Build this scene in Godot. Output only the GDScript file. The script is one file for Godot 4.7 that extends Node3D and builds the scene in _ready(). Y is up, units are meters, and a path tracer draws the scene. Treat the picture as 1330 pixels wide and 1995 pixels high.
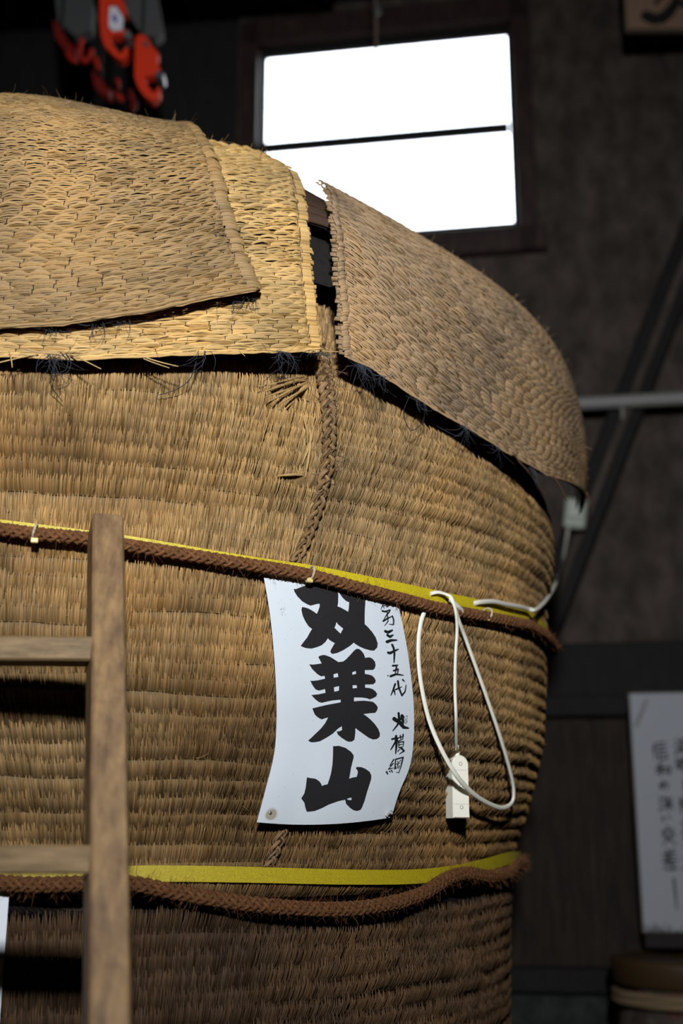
extends Node3D

const F := 2400.0
const EYE := Vector3(0, 1.55, 0)
const PITCH := 0.2617994
const AX := Vector2(-0.627, -2.975)      # axis of the vat in plan
const PHI0 := 0.2077                     # azimuth of the vat's nearest side
const WY := 0.1570796                    # yaw of the back wall

const GROUPS := {"zip_tie": "zip ties on the upper rope", "rope": "ropes tied round the vat", "strap": "yellow straps round the vat", "straw_mat": "straw cover mats heaped on the vat", "straw_wrap": "straw wraps round the vat", "straw_braid": "straw braids along the seam", "red_clamp": "red clamps hanging overhead", "hanging_bracket": "grey arms of the red clamps", "poster": "posters hung on the vat"}

var rng := RandomNumberGenerator.new()
var noise := FastNoiseLite.new()
var noise_b := FastNoiseLite.new()
var names := {}
var m_straw: StandardMaterial3D
var m_thread: StandardMaterial3D
var prof := []                           # cover profile: [s, R, h, nr, nh]
var ink := []
var brush := []

# ------------------------------------------------------------------ mesh buffer
class Buf:
	var v := PackedVector3Array()
	var n := PackedVector3Array()
	var c := PackedColorArray()
	var u := PackedVector2Array()
	var ix := PackedInt32Array()
	var use_uv := false
	func add(p: Vector3, nn: Vector3, cc: Color) -> void:
		v.push_back(p); n.push_back(nn); c.push_back(cc)
	func tri(a: int, b: int, d: int) -> void:
		ix.push_back(a); ix.push_back(b); ix.push_back(d)
	func mesh() -> ArrayMesh:
		# turn every triangle to the side its normals show
		for i in range(0, ix.size(), 3):
			var p := v[ix[i]]
			if (v[ix[i + 2]] - p).cross(v[ix[i + 1]] - p).dot(n[ix[i]] + n[ix[i + 1]] + n[ix[i + 2]]) < 0.0:
				var sw := ix[i + 1]
				ix[i + 1] = ix[i + 2]
				ix[i + 2] = sw
		var arr := []
		arr.resize(Mesh.ARRAY_MAX)
		arr[Mesh.ARRAY_VERTEX] = v
		arr[Mesh.ARRAY_NORMAL] = n
		arr[Mesh.ARRAY_COLOR] = c
		if use_uv:
			arr[Mesh.ARRAY_TEX_UV] = u
		arr[Mesh.ARRAY_INDEX] = ix
		var m := ArrayMesh.new()
		m.add_surface_from_arrays(Mesh.PRIMITIVE_TRIANGLES, arr)
		return m

	# a straw: half-round strip lying on a surface whose normals are N
	func straw(P: PackedVector3Array, N: PackedVector3Array, W: PackedFloat32Array, c0: Color, c1: Color) -> void:
		var k := P.size()
		var base := v.size()
		for i in k:
			var t: Vector3 = P[mini(i + 1, k - 1)] - P[maxi(i - 1, 0)]
			var nn: Vector3 = N[i]
			var tn := t.normalized()
			nn = (nn - tn * nn.dot(tn)).normalized()
			var sd: Vector3 = tn.cross(nn)
			var w: float = W[i]
			var col := c0.lerp(c1, float(i) / (k - 1))
			var p: Vector3 = P[i]
			v.push_back(p - sd * w); v.push_back(p + nn * w); v.push_back(p + sd * w)
			n.push_back(nn * 0.5 - sd * 0.85); n.push_back(nn); n.push_back(nn * 0.5 + sd * 0.85)
			c.push_back(col); c.push_back(col); c.push_back(col)
			if i > 0:
				var a := base + i * 3
				tri(a - 3, a - 2, a); tri(a - 2, a + 1, a)
				tri(a - 2, a - 1, a + 1); tri(a - 1, a + 2, a + 1)

	# round (or flattened) tube along a path
	func tube(P: PackedVector3Array, r: float, sides: int, col: Color, up := Vector3.ZERO, flat := 1.0, r_end := -1.0, stripe := 0.0) -> void:
		var k := P.size()
		var base := v.size()
		var pn := up
		for i in k:
			var t: Vector3 = (P[mini(i + 1, k - 1)] - P[maxi(i - 1, 0)]).normalized()
			if pn == Vector3.ZERO:
				pn = t.cross(Vector3(0.31, 0.9, 0.29)).normalized()
			pn = (pn - t * pn.dot(t)).normalized()
			var bn: Vector3 = t.cross(pn)
			var rr := r if r_end < 0.0 else lerpf(r, r_end, float(i) / (k - 1))
			for j in sides:
				var a := TAU * j / sides
				var d: Vector3 = pn * (cos(a) * flat) + bn * sin(a)
				var nn: Vector3 = (pn * cos(a) + bn * (sin(a) * flat)).normalized()
				v.push_back(P[i] + d * rr); n.push_back(nn)
				c.push_back(col if stripe == 0.0 else col * (1.0 + stripe * sin(a * 3.0 + i * 0.9)))
			if i > 0:
				for j in sides:
					var q := base + i * sides
					var j2 := (j + 1) % sides
					tri(q - sides + j, q + j, q - sides + j2)
					tri(q + j, q + j2, q - sides + j2)
		for e in [0, k - 1]:
			var nn: Vector3 = (P[0] - P[1]).normalized() if e == 0 else (P[k - 1] - P[k - 2]).normalized()
			var b2 := v.size()
			for j in sides:
				v.push_back(v[base + e * sides + j]); n.push_back(nn); c.push_back(col)
			for j in range(1, sides - 1):
				tri(b2, b2 + j, b2 + j + 1)

	# a flat-shaded triangle of a convex solid round centre
	func face(a: Vector3, b: Vector3, d: Vector3, centre: Vector3, col: Color) -> void:
		var nn := (d - a).cross(b - a)
		if nn.length_squared() < 1e-18:
			return
		nn = nn.normalized()
		var q := v.size()
		if nn.dot((a + b + d) / 3.0 - centre) < 0.0:
			nn = -nn
			add(a, nn, col); add(d, nn, col); add(b, nn, col)
		else:
			add(a, nn, col); add(b, nn, col); add(d, nn, col)
		tri(q, q + 1, q + 2)

	# chamfered box
	func box(x: Transform3D, size: Vector3, bev: float, col: Color) -> void:
		var h := size * 0.5
		var pts := {}
		for sx: int in [-1, 1]:
			for sy: int in [-1, 1]:
				for sz: int in [-1, 1]:
					var s := Vector3(sx, sy, sz)
					for ax in 3:
						var p := h - Vector3.ONE * bev
						p[ax] = h[ax]
						pts[[sx, sy, sz, ax]] = x * (p * s)
		var o := x.origin
		for ax in 3:
			var b1 := (ax + 1) % 3
			var b2 := (ax + 2) % 3
			for s: int in [-1, 1]:
				var q := []
				for k: Array in [[-1, -1], [1, -1], [1, 1], [-1, 1]]:
					var key := [0, 0, 0, ax]
					key[ax] = s; key[b1] = k[0]; key[b2] = k[1]
					q.append(pts[key])
				face(q[0], q[1], q[2], o, col); face(q[0], q[2], q[3], o, col)
			if bev > 0.0:
				for s1: int in [-1, 1]:
					for s2: int in [-1, 1]:
						var k0 := [0, 0, 0, b1]
						k0[b1] = s1; k0[b2] = s2; k0[ax] = -1
						var k1 := k0.duplicate(); k1[ax] = 1
						var k2 := k1.duplicate(); k2[3] = b2
						var k3 := k0.duplicate(); k3[3] = b2
						face(pts[k0], pts[k1], pts[k2], o, col); face(pts[k0], pts[k2], pts[k3], o, col)
		if bev > 0.0:
			for sx: int in [-1, 1]:
				for sy: int in [-1, 1]:
					for sz: int in [-1, 1]:
						face(pts[[sx, sy, sz, 0]], pts[[sx, sy, sz, 1]], pts[[sx, sy, sz, 2]], o, col)

	# solid of revolution round the y axis of x; pr = [radius, height] from bottom to top
	func lathe(x: Transform3D, pr: Array, sides: int, col: Color, a0 := 0.0, a1 := TAU) -> void:
		var base := v.size()
		var k := pr.size()
		for i in k:
			var d: Vector2 = pr[mini(i + 1, k - 1)] - pr[maxi(i - 1, 0)]
			var nn := Vector2(d.y, -d.x).normalized()
			for j in sides + 1:
				var a := lerpf(a0, a1, float(j) / sides)
				add(x * Vector3(pr[i].x * sin(a), pr[i].y, pr[i].x * cos(a)), x.basis * Vector3(nn.x * sin(a), nn.y, nn.x * cos(a)), col)
			if i > 0:
				for j in sides:
					var q := base + i * (sides + 1) + j
					tri(q - sides - 1, q, q - sides)
					tri(q, q + 1, q - sides)

	# extruded polygon: points in world, thickness vector
	func slab(pts: PackedVector3Array, thick: Vector3, col: Color) -> void:
		var o: Vector3 = pts[0]
		var ex := Vector3.RIGHT
		var ey := Vector3.UP
		var zn := thick.normalized()
		ex = (ex - zn * ex.dot(zn)).normalized()
		ey = zn.cross(ex)
		var flat := PackedVector2Array()
		for p in pts:
			flat.push_back(Vector2((p - o).dot(ex), (p - o).dot(ey)))
		var t := Geometry2D.triangulate_polygon(flat)
		for side in 2:
			var q := v.size()
			var nn := -zn if side == 0 else zn
			for p in pts:
				add(p + thick * side, nn, col)
			for i in range(0, t.size(), 3):
				tri(q + t[i], q + t[i + 1], q + t[i + 2])
		var area := 0.0
		for i in flat.size():
			area += flat[i].cross(flat[(i + 1) % flat.size()])
		for i in pts.size():
			var a: Vector3 = pts[i]
			var b: Vector3 = pts[(i + 1) % pts.size()]
			var nn := (b - a).cross(thick).normalized() * signf(area)
			var q := v.size()
			add(a, nn, col); add(b, nn, col); add(b + thick, nn, col); add(a + thick, nn, col)
			tri(q, q + 1, q + 2); tri(q, q + 2, q + 3)

# ------------------------------------------------------------------ nodes
func numbered(called: String) -> String:
	var k: int = names.get(called, 0)
	names[called] = k + 1
	return called if k == 0 else "%s_%03d" % [called, k]

func tag(o: Node3D, label: String, category := "", group := "", kind := "") -> void:
	if label: o.set_meta("label", label)
	if category: o.set_meta("category", category)
	if group: o.set_meta("group", group)
	if kind: o.set_meta("kind", kind)

func thing(called: String, label: String, category: String, where := Transform3D.IDENTITY, group := "", kind := "") -> Node3D:
	var o := Node3D.new()
	o.name = numbered(called)
	add_child(o, true)
	o.transform = where
	tag(o, label, category, group if group else GROUPS.get(called, ""), kind)
	return o

func part(called: String, b: Buf, mat: Material, parent: Node3D, label := "", kind := "") -> MeshInstance3D:
	var o := MeshInstance3D.new()
	o.name = called
	o.mesh = b.mesh()
	o.material_override = mat
	o.cast_shadow = GeometryInstance3D.SHADOW_CASTING_SETTING_ON
	parent.add_child(o, true)
	# the buffers hold world places: undo the parents' transform
	o.transform = parent.global_transform.affine_inverse()
	tag(o, label, "", "", kind)
	return o

func mat(col: Color, rough := 0.85, spec := 0.4) -> StandardMaterial3D:
	var m := StandardMaterial3D.new()
	m.albedo_color = col.linear_to_srgb()
	m.roughness = rough
	m.metallic_specular = spec
	m.vertex_color_use_as_albedo = true
	return m

# mottled or grained material in the object's own axes: lo..hi are linear colours
func grained(lo: Color, hi: Color, scale: Vector3, seed_: int, rough := 0.8, bump := 0.0, freq := 0.02) -> StandardMaterial3D:
	var m := mat(Color.WHITE, rough)
	var t := NoiseTexture2D.new()
	var f := FastNoiseLite.new()
	f.seed = seed_; f.frequency = freq
	f.fractal_octaves = 5; f.fractal_gain = 0.6
	t.noise = f; t.width = 512; t.height = 512; t.seamless = true
	var g := Gradient.new()
	g.set_color(0, lo.linear_to_srgb()); g.set_color(1, hi.linear_to_srgb())
	g.set_offset(0, 0.2); g.set_offset(1, 0.8)
	t.color_ramp = g
	m.albedo_texture = t
	m.uv1_triplanar = true
	m.uv1_scale = scale
	if bump > 0.0:
		var b := NoiseTexture2D.new()
		b.noise = f; b.width = 512; b.height = 512; b.seamless = true
		b.as_normal_map = true; b.bump_strength = bump
		m.normal_enabled = true
		m.normal_texture = b
	return m

# ------------------------------------------------------------------ geometry of the place
func ray(px: float, py: float) -> Vector3:
	var x := (px - 665.0) / F
	var y := -(py - 997.5) / F
	return Vector3(x, sin(PITCH) + y * cos(PITCH), -(cos(PITCH) - y * sin(PITCH)))

func at(px: float, py: float, depth: float) -> Vector3:
	var r := ray(px, py)
	return EYE + r * (depth / -r.z)

func lerp_table(t: Array, h: float) -> float:
	if h <= t[0].x: return t[0].y
	for i in range(1, t.size()):
		if h <= t[i].x:
			var f: float = (h - t[i - 1].x) / (t[i].x - t[i - 1].x)
			var y0: float = t[maxi(i - 2, 0)].y
			var y3: float = t[mini(i + 1, t.size() - 1)].y
			return cubic_interpolate(t[i - 1].y, t[i].y, y0, y3, f)
	return t[t.size() - 1].y

var body_t := [Vector2(-1.6, 0.955), Vector2(-0.6, 0.968), Vector2(-0.33, 0.978), Vector2(-0.17, 0.99), Vector2(-0.08, 1.0), Vector2(0.0, 1.017), Vector2(0.1, 1.045), Vector2(0.21, 1.074), Vector2(0.33, 1.087), Vector2(0.43, 1.092), Vector2(0.5, 1.094), Vector2(0.6, 1.108), Vector2(0.71, 1.114), Vector2(0.76, 1.098), Vector2(0.84, 1.06), Vector2(0.92, 1.03), Vector2(1.02, 1.005), Vector2(1.1, 0.99)]
func body_r(h: float) -> float:
	return lerp_table(body_t, h)

func flare(phi: float, h: float) -> float:
	return 0.04 * smoothstep(0.5, 1.15, phi) * (1.0 - smoothstep(1.05, 1.4, h))

# how far the heap under the mats stands up, by azimuth in degrees
var heap_t := [Vector2(-15, 1.305), Vector2(-8, 1.28), Vector2(-2, 1.24), Vector2(5, 1.21), Vector2(12, 1.23), Vector2(18, 1.25), Vector2(21, 1.245), Vector2(24, 1.205), Vector2(28, 1.17), Vector2(34, 1.13), Vector2(40, 1.105), Vector2(54, 1.135), Vector2(62, 1.14)]
func heap(phi: float) -> float:
	return lerp_table(heap_t, rad_to_deg(phi))

func make_profile() -> void:
	var pts: Array[Vector2] = [Vector2(1.165, 0.4), Vector2(1.165, 0.6), Vector2(1.168, 0.76), Vector2(1.175, 0.85), Vector2(1.17, 0.95), Vector2(1.145, 1.04), Vector2(1.10, 1.11), Vector2(1.03, 1.175), Vector2(0.95, 1.23), Vector2(0.86, 1.285), Vector2(0.75, 1.335), Vector2(0.62, 1.375), Vector2(0.48, 1.40), Vector2(0.3, 1.42), Vector2(0.0, 1.43)]
	var dense: Array[Vector2] = []
	for i in pts.size() - 1:
		for k in 16:
			dense.append(pts[i].cubic_interpolate(pts[i + 1], pts[maxi(i - 1, 0)], pts[mini(i + 2, pts.size() - 1)], k / 16.0))
	dense.append(pts[pts.size() - 1])
	var s := 0.0
	for i in dense.size():
		if i > 0: s += dense[i].distance_to(dense[i - 1])
		var d: Vector2 = (dense[mini(i + 1, dense.size() - 1)] - dense[maxi(i - 1, 0)]).normalized()
		prof.append([s, dense[i].x, dense[i].y, d.y, -d.x])

func prof_at(value: float, column: int) -> Array:      # column 0: by arc length, 2: by height
	var lo := 0
	var hi := prof.size() - 1
	while hi - lo > 1:
		var mid := (lo + hi) >> 1
		if prof[mid][column] <= value: lo = mid
		else: hi = mid
	var a: Array = prof[lo]
	var b: Array = prof[hi]
	var f := clampf((value - a[column]) / (b[column] - a[column]), 0.0, 1.0)
	return [lerpf(a[0], b[0], f), lerpf(a[1], b[1], f), lerpf(a[2], b[2], f), lerpf(a[3], b[3], f), lerpf(a[4], b[4], f)]

func cover_n(phi: float, q: Array) -> Vector3:
	var a := PHI0 + phi
	return Vector3(q[3] * sin(a), q[4], q[3] * cos(a))

func cover_up(phi: float, q: Array) -> Vector3:
	var a := PHI0 + phi
	return Vector3(-q[4] * sin(a), q[3], -q[4] * cos(a))

func cover_p(phi: float, s: float, off: float) -> Vector3:
	var q := prof_at(s, 0)
	var a := PHI0 + phi
	var r: float = q[1] + flare(phi, q[2]) + off * q[3]
	var h: float = q[2]
	if h > 0.95: h = 0.95 + (h - 0.95) * heap(phi)
	return Vector3(AX.x + r * sin(a), EYE.y + h + off * q[4], AX.y + r * cos(a))

func body_n(phi: float) -> Vector3:
	return Vector3(sin(PHI0 + phi), 0, cos(PHI0 + phi))

func body_p(phi: float, h: float, off: float) -> Vector3:
	var r := body_r(h) + off
	return Vector3(AX.x + r * sin(PHI0 + phi), EYE.y + h, AX.y + r * cos(PHI0 + phi))

# where a sight line meets the vat's wrap (or the cover): (phi, h)
func hit(px: float, py: float, cover := false, off := 0.0) -> Vector2:
	var r := ray(px, py)
	var best := 1e9
	var best_t := 0.0
	var last := 1e9
	var t := 1.3
	while t < 3.4:
		var p := r * t
		var dx := p.x - AX.x
		var dz := p.z - AX.y
		var d := sqrt(dx * dx + dz * dz)
		var phi := wrapf(atan2(dx, dz) - PHI0, -PI, PI)
		var R := 0.0
		if cover:
			var hp := p.y
			if hp > 0.95: hp = 0.95 + (hp - 0.95) / heap(phi)
			R = (prof_at(hp, 2)[1] + flare(phi, hp)) if hp < 1.43 else 0.0
		else:
			R = body_r(p.y)
		var g := d - R - off
		if g < 0.0:
			best_t = t - 0.004 * g / (g - last) if last < 1e8 else t
			break
		if g < best:
			best = g; best_t = t
		last = g
		t += 0.004
	var q := r * best_t
	var fi := wrapf(atan2(q.x - AX.x, q.z - AX.y) - PHI0, -PI, PI)
	if cover and q.y > 0.95:
		return Vector2(fi, 0.95 + (q.y - 0.95) / heap(fi))
	return Vector2(fi, q.y)

func smooth(pts: PackedVector3Array, per: int) -> PackedVector3Array:
	var o := PackedVector3Array()
	var k := pts.size()
	for i in k - 1:
		for j in per:
			o.push_back(pts[i].cubic_interpolate(pts[i + 1], pts[maxi(i - 1, 0)], pts[mini(i + 2, k - 1)], float(j) / per))
	o.push_back(pts[k - 1])
	return o

func on_body(px: Array, off: float, per := 8) -> PackedVector3Array:
	var o := PackedVector3Array()
	for p: Array in px:
		var e: float = p[2] if p.size() > 2 else off
		var q := hit(p[0], p[1], false, e)
		o.push_back(body_p(q.x, q.y, e))
	return smooth(o, per)

func resample(pts: PackedVector3Array, step: float) -> PackedVector3Array:
	var o := PackedVector3Array()
	var carry := 0.0
	for i in pts.size() - 1:
		var d := pts[i].distance_to(pts[i + 1])
		while carry < d:
			o.push_back(pts[i].lerp(pts[i + 1], carry / d))
			carry += step
		carry -= d
	return o

func wall(u: float, h: float, off := 0.0) -> Vector3:
	return Vector3(0, EYE.y + h, -4.6) + Vector3(cos(WY), 0, sin(WY)) * (u + 0.7196) + Vector3(-sin(WY), 0, cos(WY)) * off

func wall_x(u: float, h: float, off := 0.0) -> Transform3D:
	return Transform3D(Basis(Vector3(cos(WY), 0, sin(WY)), Vector3.UP, Vector3(-sin(WY), 0, cos(WY))), wall(u, h, off))

# box on the back wall between u0..u1, h0..h1 and offsets o0..o1
func wall_box(b: Buf, u0: float, u1: float, h0: float, h1: float, o0: float, o1: float, bev := 0.0, col := Color.WHITE) -> void:
	b.box(wall_x((u0 + u1) / 2, (h0 + h1) / 2, (o0 + o1) / 2), Vector3(u1 - u0, h1 - h0, o1 - o0), bev, col)

func straw_col(base: Color, p: Vector3, spread := 0.25) -> Color:
	var a := noise.get_noise_3dv(p * 9.0)
	var b := noise_b.get_noise_3dv(p * 40.0)
	var k := 1.0 + a * 0.5 + b * 0.28 + rng.randf_range(-spread, spread)
	var warm := rng.randf_range(-0.06, 0.06) + a * 0.14
	if rng.randf() < 0.14:
		k *= 0.6
		warm += 0.14
	return Color(base.r * k * (1.0 + warm * 0.5), base.g * k * (1.0 - maxf(warm, 0.0) * 0.25), base.b * k * (1.0 - warm * 1.6))

# ------------------------------------------------------------------ straw cover mats
func interp(t: Array, x: float) -> float:
	# t: Vector2(x, y) sorted by x; linear, extended flat
	if x <= t[0].x: return t[0].y
	for i in range(1, t.size()):
		if x <= t[i].x:
			return lerpf(t[i - 1].y, t[i].y, (x - t[i - 1].x) / (t[i].x - t[i - 1].x))
	return t[t.size() - 1].y

func cover_mat(label: String, bottom_px: Array, side_px: Array, far_phi: float, o: Dictionary) -> Node3D:
	var off: float = o.off
	var pitch: float = o.pitch
	var rows: int = o.rows
	var cell: float = o.cell / 1.17
	var base: Color = o.col
	var bottom := []
	for p: Array in bottom_px:
		var q := hit(p[0], p[1], true, off)
		bottom.append(Vector2(q.x, prof_at(q.y, 2)[0]))
	bottom.sort_custom(func(a, b): return a.x < b.x)
	var side := []
	for p: Array in side_px:
		var q := hit(p[0], p[1], true, off)
		side.append(Vector2(prof_at(q.y, 2)[0], q.x))
	side.sort_custom(func(a, b): return a.x < b.x)
	conv = o.get("conv", 0.0)
	conv_phi = side[0].y
	gap_phi = o.get("gap", 99.0)
	var lean: float = o.get("lean", 0.0)
	var fat: float = o.fat
	var dir := signf(far_phi - side[0].y)          # from the bound edge towards the far end
	var node := thing("straw_mat", label, "straw mat", Transform3D(Basis.IDENTITY, body_p((side[0].y + far_phi) / 2, 0.8, 0.06)))
	var lift: Callable = o.lift
	# the mat ends just over the crest of the heap
	var cut := []
	for p: Array in o.get("crest", []):
		var q := hit(p[0], p[1], true, off)
		cut.append(Vector2(q.x, prof_at(q.y, 2)[0] + 0.06))
	cut.sort_custom(func(a, b): return a.x < b.x)
	# backing
	var bk := Buf.new()
	var nu := 40
	var nv := 46
	for layer in 2:
		var q0 := bk.v.size()
		for j in nv + 1:
			for i in nu + 1:
				var v := rows * pitch * j / nv
				var phe := edge_phi(bottom, side, v)
				var phi := lerpf(phe, far_phi, float(i) / nu)
				var s := row_s(bottom, phi, v)
				if cut: s = minf(s, interp(cut, phi))
				var ofs: float = off + lift.call(phi, v) - (0.003 if layer == 0 else 0.010)
				bk.add(cover_p(phi, s, ofs), cover_n(phi, prof_at(s, 0)) * (1.0 if layer == 0 else -1.0), base * 0.45)
		for j in nv:
			for i in nu:
				var q := q0 + j * (nu + 1) + i
				bk.tri(q, q + nu + 1, q + 1); bk.tri(q + 1, q + nu + 1, q + nu + 2)
	part("backing", bk, m_straw, node)
	var stitch := Buf.new()
	var W := PackedFloat32Array()
	W.resize(5)
	var P := PackedVector3Array()
	P.resize(5)
	var N := PackedVector3Array()
	N.resize(5)
	var bind: float = o.bind / 1.17
	for k in rows:
		var b := Buf.new()
		var v0 := (k + 0.5) * pitch
		var phe := edge_phi(bottom, side, v0) + dir * rng.randf_range(-0.0025, 0.0025)
		var over: bool = cut and row_s(bottom, phe, v0) > interp(cut, phe)
		# bound edge: short fat folded bundle and its stub ends
		var raise: float = o.raise
		var slant: float = o.slant
		var wob := rng.randf_range(-0.0012, 0.0018)
		for m in (0 if over else 5):
			var c := straw_col(base, cover_p(phe, 1.0, 0.0) + Vector3(0, k * 0.01, 0), 0.22)
			for i in 5:
				var t := i / 4.0
				var phi := phe + dir * (bind * (t * 1.12 - 0.04))
				var vv := v0 + ((m - 2) * 0.2 + slant * (t - 0.5) * 0.9) * pitch
				var s := row_s(bottom, phi, vv)
				var f: float = lift.call(phi, vv)
				N[i] = cover_n(phi, prof_at(s, 0))
				P[i] = cover_p(phi, s, off + f + raise * sin(PI * clampf(t * 0.8 + 0.12, 0, 1)) + wob + 0.001 * (1 - absf(m - 2.0) * 0.5))
				W[i] = 0.0017
			b.straw(P, N, W, c, c)
		if not over and rng.randf() < 0.93:
			var stub: float = o.stub * rng.randf_range(0.6, 1.15) / 1.17
			for m in 2:
				var c := straw_col(base * 0.92, cover_p(phe, 1.0, 0.0), 0.2)
				for i in 5:
					var t := i / 4.0
					var phi := phe - dir * stub * t + dir * 0.002
					var vv := v0 + (m - 0.5) * 0.36 * pitch
					var s := row_s(bottom, phi, vv)
					N[i] = cover_n(phi, prof_at(s, 0))
					P[i] = cover_p(phi, s, off + lift.call(phi, vv) - 0.002 - 0.003 * t + rng.randf_range(-0.0006, 0.0006))
					W[i] = 0.0024
				b.straw(P, N, W, c, c * 0.8)
		# seam thread inside the bound edge
		if k < rows * 0.6:
			stitch_at(stitch, bottom, phe + dir * bind, v0, pitch, off + 0.0035, lift, 0.6)
		# cells between stitches
		var phi_a := phe + dir * bind
		var stagger := (0.5 if k % 2 == 1 else 1.0) * rng.randf_range(0.85, 1.15)
		var first := true
		while (far_phi - phi_a) * dir > 0.0:
			var w := cell * (stagger if first else 1.0) * rng.randf_range(0.88, 1.12)
			first = false
			var mid_s := row_s(bottom, phi_a, v0)
			if cut and mid_s > interp(cut, phi_a + dir * w * 0.5):
				if b.v.size():
					break
				phi_a += dir * w
				continue
			var cc := cover_p(phi_a + dir * w * 0.5, mid_s, 0.0)
			var messy := clampf(noise_b.get_noise_3dv(cc * 6.0) * 1.6 + 0.25, 0.05, 1.0)
			for m in 4:
				var c := straw_col(base, cc, 0.2)
				var jit := rng.randf_range(-0.16, 0.16) * messy
				var tilt := rng.randf_range(-0.28, 0.28) * messy
				var rise := rng.randf_range(0.0, 0.002) * messy
				for i in 5:
					var t := i / 4.0
					var pin := sin(PI * t)
					var phi := phi_a + dir * w * (t * 1.1 - 0.05)
					var vv := v0 + pitch * ((m - 1.5) * (0.12 + 0.3 * pin) + jit * pin + (tilt + lean) * (t - 0.5))
					var s := row_s(bottom, phi, vv)
					var q := prof_at(s, 0)
					N[i] = (cover_n(phi, q) + cover_up(phi, q) * ((m - 1.5) * 0.3 * pin)).normalized()
					P[i] = cover_p(phi, s, off + lift.call(phi, vv) + (0.0037 + (0.002 if m == 1 or m == 2 else 0.0)) * pin + rise)
					W[i] = fat * (0.65 + 0.35 * pin) * (1.0 - 0.8 * conv * absf(phi - conv_phi))
				b.straw(P, N, W, c, c * rng.randf_range(0.85, 1.05))
			phi_a += dir * w
			if rng.randf() < o.stitch * pow(1.0 - float(k) / rows, 2.0):
				stitch_at(stitch, bottom, phi_a, v0, pitch, off + 0.0035, lift, 0.55)
		if b.v.size():
			part("straw_row", b, m_straw, node)
	part("stitching", stitch, m_thread, node, "dark blue grey stitching thread", "stuff")
	# long straws along the lower edge
	var eb := Buf.new()
	for m in 9:
		var P2 := PackedVector3Array()
		var N2 := PackedVector3Array()
		var W2 := PackedFloat32Array()
		var c := straw_col(base * 1.1, Vector3(m, 0, 0), 0.2)
		var cnt := 60
		var dv := rng.randf_range(-0.006, 0.003)
		var wob := rng.randf_range(0.0, 40.0)
		for i in cnt:
			var t := float(i) / (cnt - 1)
			var phe := edge_phi(bottom, side, 0.0)
			var phi := lerpf(phe + dir * rng.randf_range(0.0, 0.004), far_phi, t)
			var vv := dv + 0.003 * noise.get_noise_2d(t * 420.0 + wob, m * 50.0)
			var s := row_s(bottom, phi, vv)
			N2.push_back(cover_n(phi, prof_at(s, 0)))
			P2.push_back(cover_p(phi, s, off + lift.call(phi, 0.0) + 0.002 + (m % 3) * 0.001))
			W2.push_back(0.0014)
		eb.straw(P2, N2, W2, c, c * 0.9)
	part("edge_straws", eb, m_straw, node)
	# loose fibres standing off the face
	var lf := Buf.new()
	for k in int(o.fuzz):
		var v := rows * pitch * rng.randf()
		var phe := edge_phi(bottom, side, v)
		var phi := lerpf(phe, far_phi, rng.randf())
		var s := row_s(bottom, phi, v)
		if cut: s = minf(s, interp(cut, phi))
		var p := cover_p(phi, s, off + lift.call(phi, v) + 0.004)
		var nn := cover_n(phi, prof_at(s, 0))
		var d := (Vector3(rng.randf_range(-1, 1), rng.randf_range(-1, 1), rng.randf_range(-1, 1)) + nn * 0.02).normalized()
		fibre(lf, p, d, nn, rng.randf_range(0.008, 0.028), rng.randf_range(0.0003, 0.0007), straw_col(base * rng.randf_range(0.6, 1.2), p), 0.25)
	part("loose_straws", lf, m_straw, node, "", "stuff")
	return node

# rows of a mat close up towards its far end when conv > 0
var conv := 0.0
var conv_phi := 0.0
var gap_phi := 99.0
func row_s(bottom: Array, phi: float, v: float) -> float:
	return interp(bottom, phi) + v * (1.0 - conv * absf(phi - conv_phi))

func edge_phi(bottom: Array, side: Array, v: float) -> float:
	var phi: float = side[0].y
	for i in 4:
		var s := row_s(bottom, phi, v)
		phi = interp(side, s)
		var top: Vector2 = side[side.size() - 1]
		if gap_phi < 9.0 and s > top.x:
			# past the last tie the gap keeps its width
			phi = gap_phi + (top.y - gap_phi) * minf(prof_at(top.x, 0)[1] / maxf(prof_at(s, 0)[1], 0.12), 4.0)
	return phi

func stitch_at(b: Buf, bottom: Array, phi: float, v: float, pitch: float, off: float, lift: Callable, reach: float) -> void:
	var P := PackedVector3Array()
	var N := PackedVector3Array()
	for i in 3:
		var vv := v + pitch * reach * (i - 1)
		var s := row_s(bottom, phi, vv)
		var f: float = lift.call(phi, vv)
		N.push_back(cover_n(phi, prof_at(s, 0)))
		P.push_back(cover_p(phi + (i - 1) * 0.0007 * rng.randf(), s, off + f))
	b.straw(P, N, PackedFloat32Array([0.0005, 0.0007, 0.0005]), Color(0.02, 0.022, 0.03), Color(0.02, 0.022, 0.03))

# a bent loose fibre
func fibre(b: Buf, p: Vector3, d: Vector3, nn: Vector3, length: float, w: float, col: Color, curl: float) -> void:
	var P := PackedVector3Array()
	var N := PackedVector3Array()
	var W := PackedFloat32Array()
	var dd := d
	var side := dd.cross(nn).normalized()
	if side.length_squared() < 0.1: side = Vector3.UP
	var q := p
	var bend := rng.randf_range(-curl, curl)
	var bend2 := rng.randf_range(-curl, curl)
	for i in 5:
		P.push_back(q)
		N.push_back(nn)
		W.push_back(w * (1.0 - 0.13 * i))
		q += dd * length / 4.0
		dd = (dd + side * bend + nn * bend2 * 0.5).normalized()
	b.straw(P, N, W, col, col)

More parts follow.
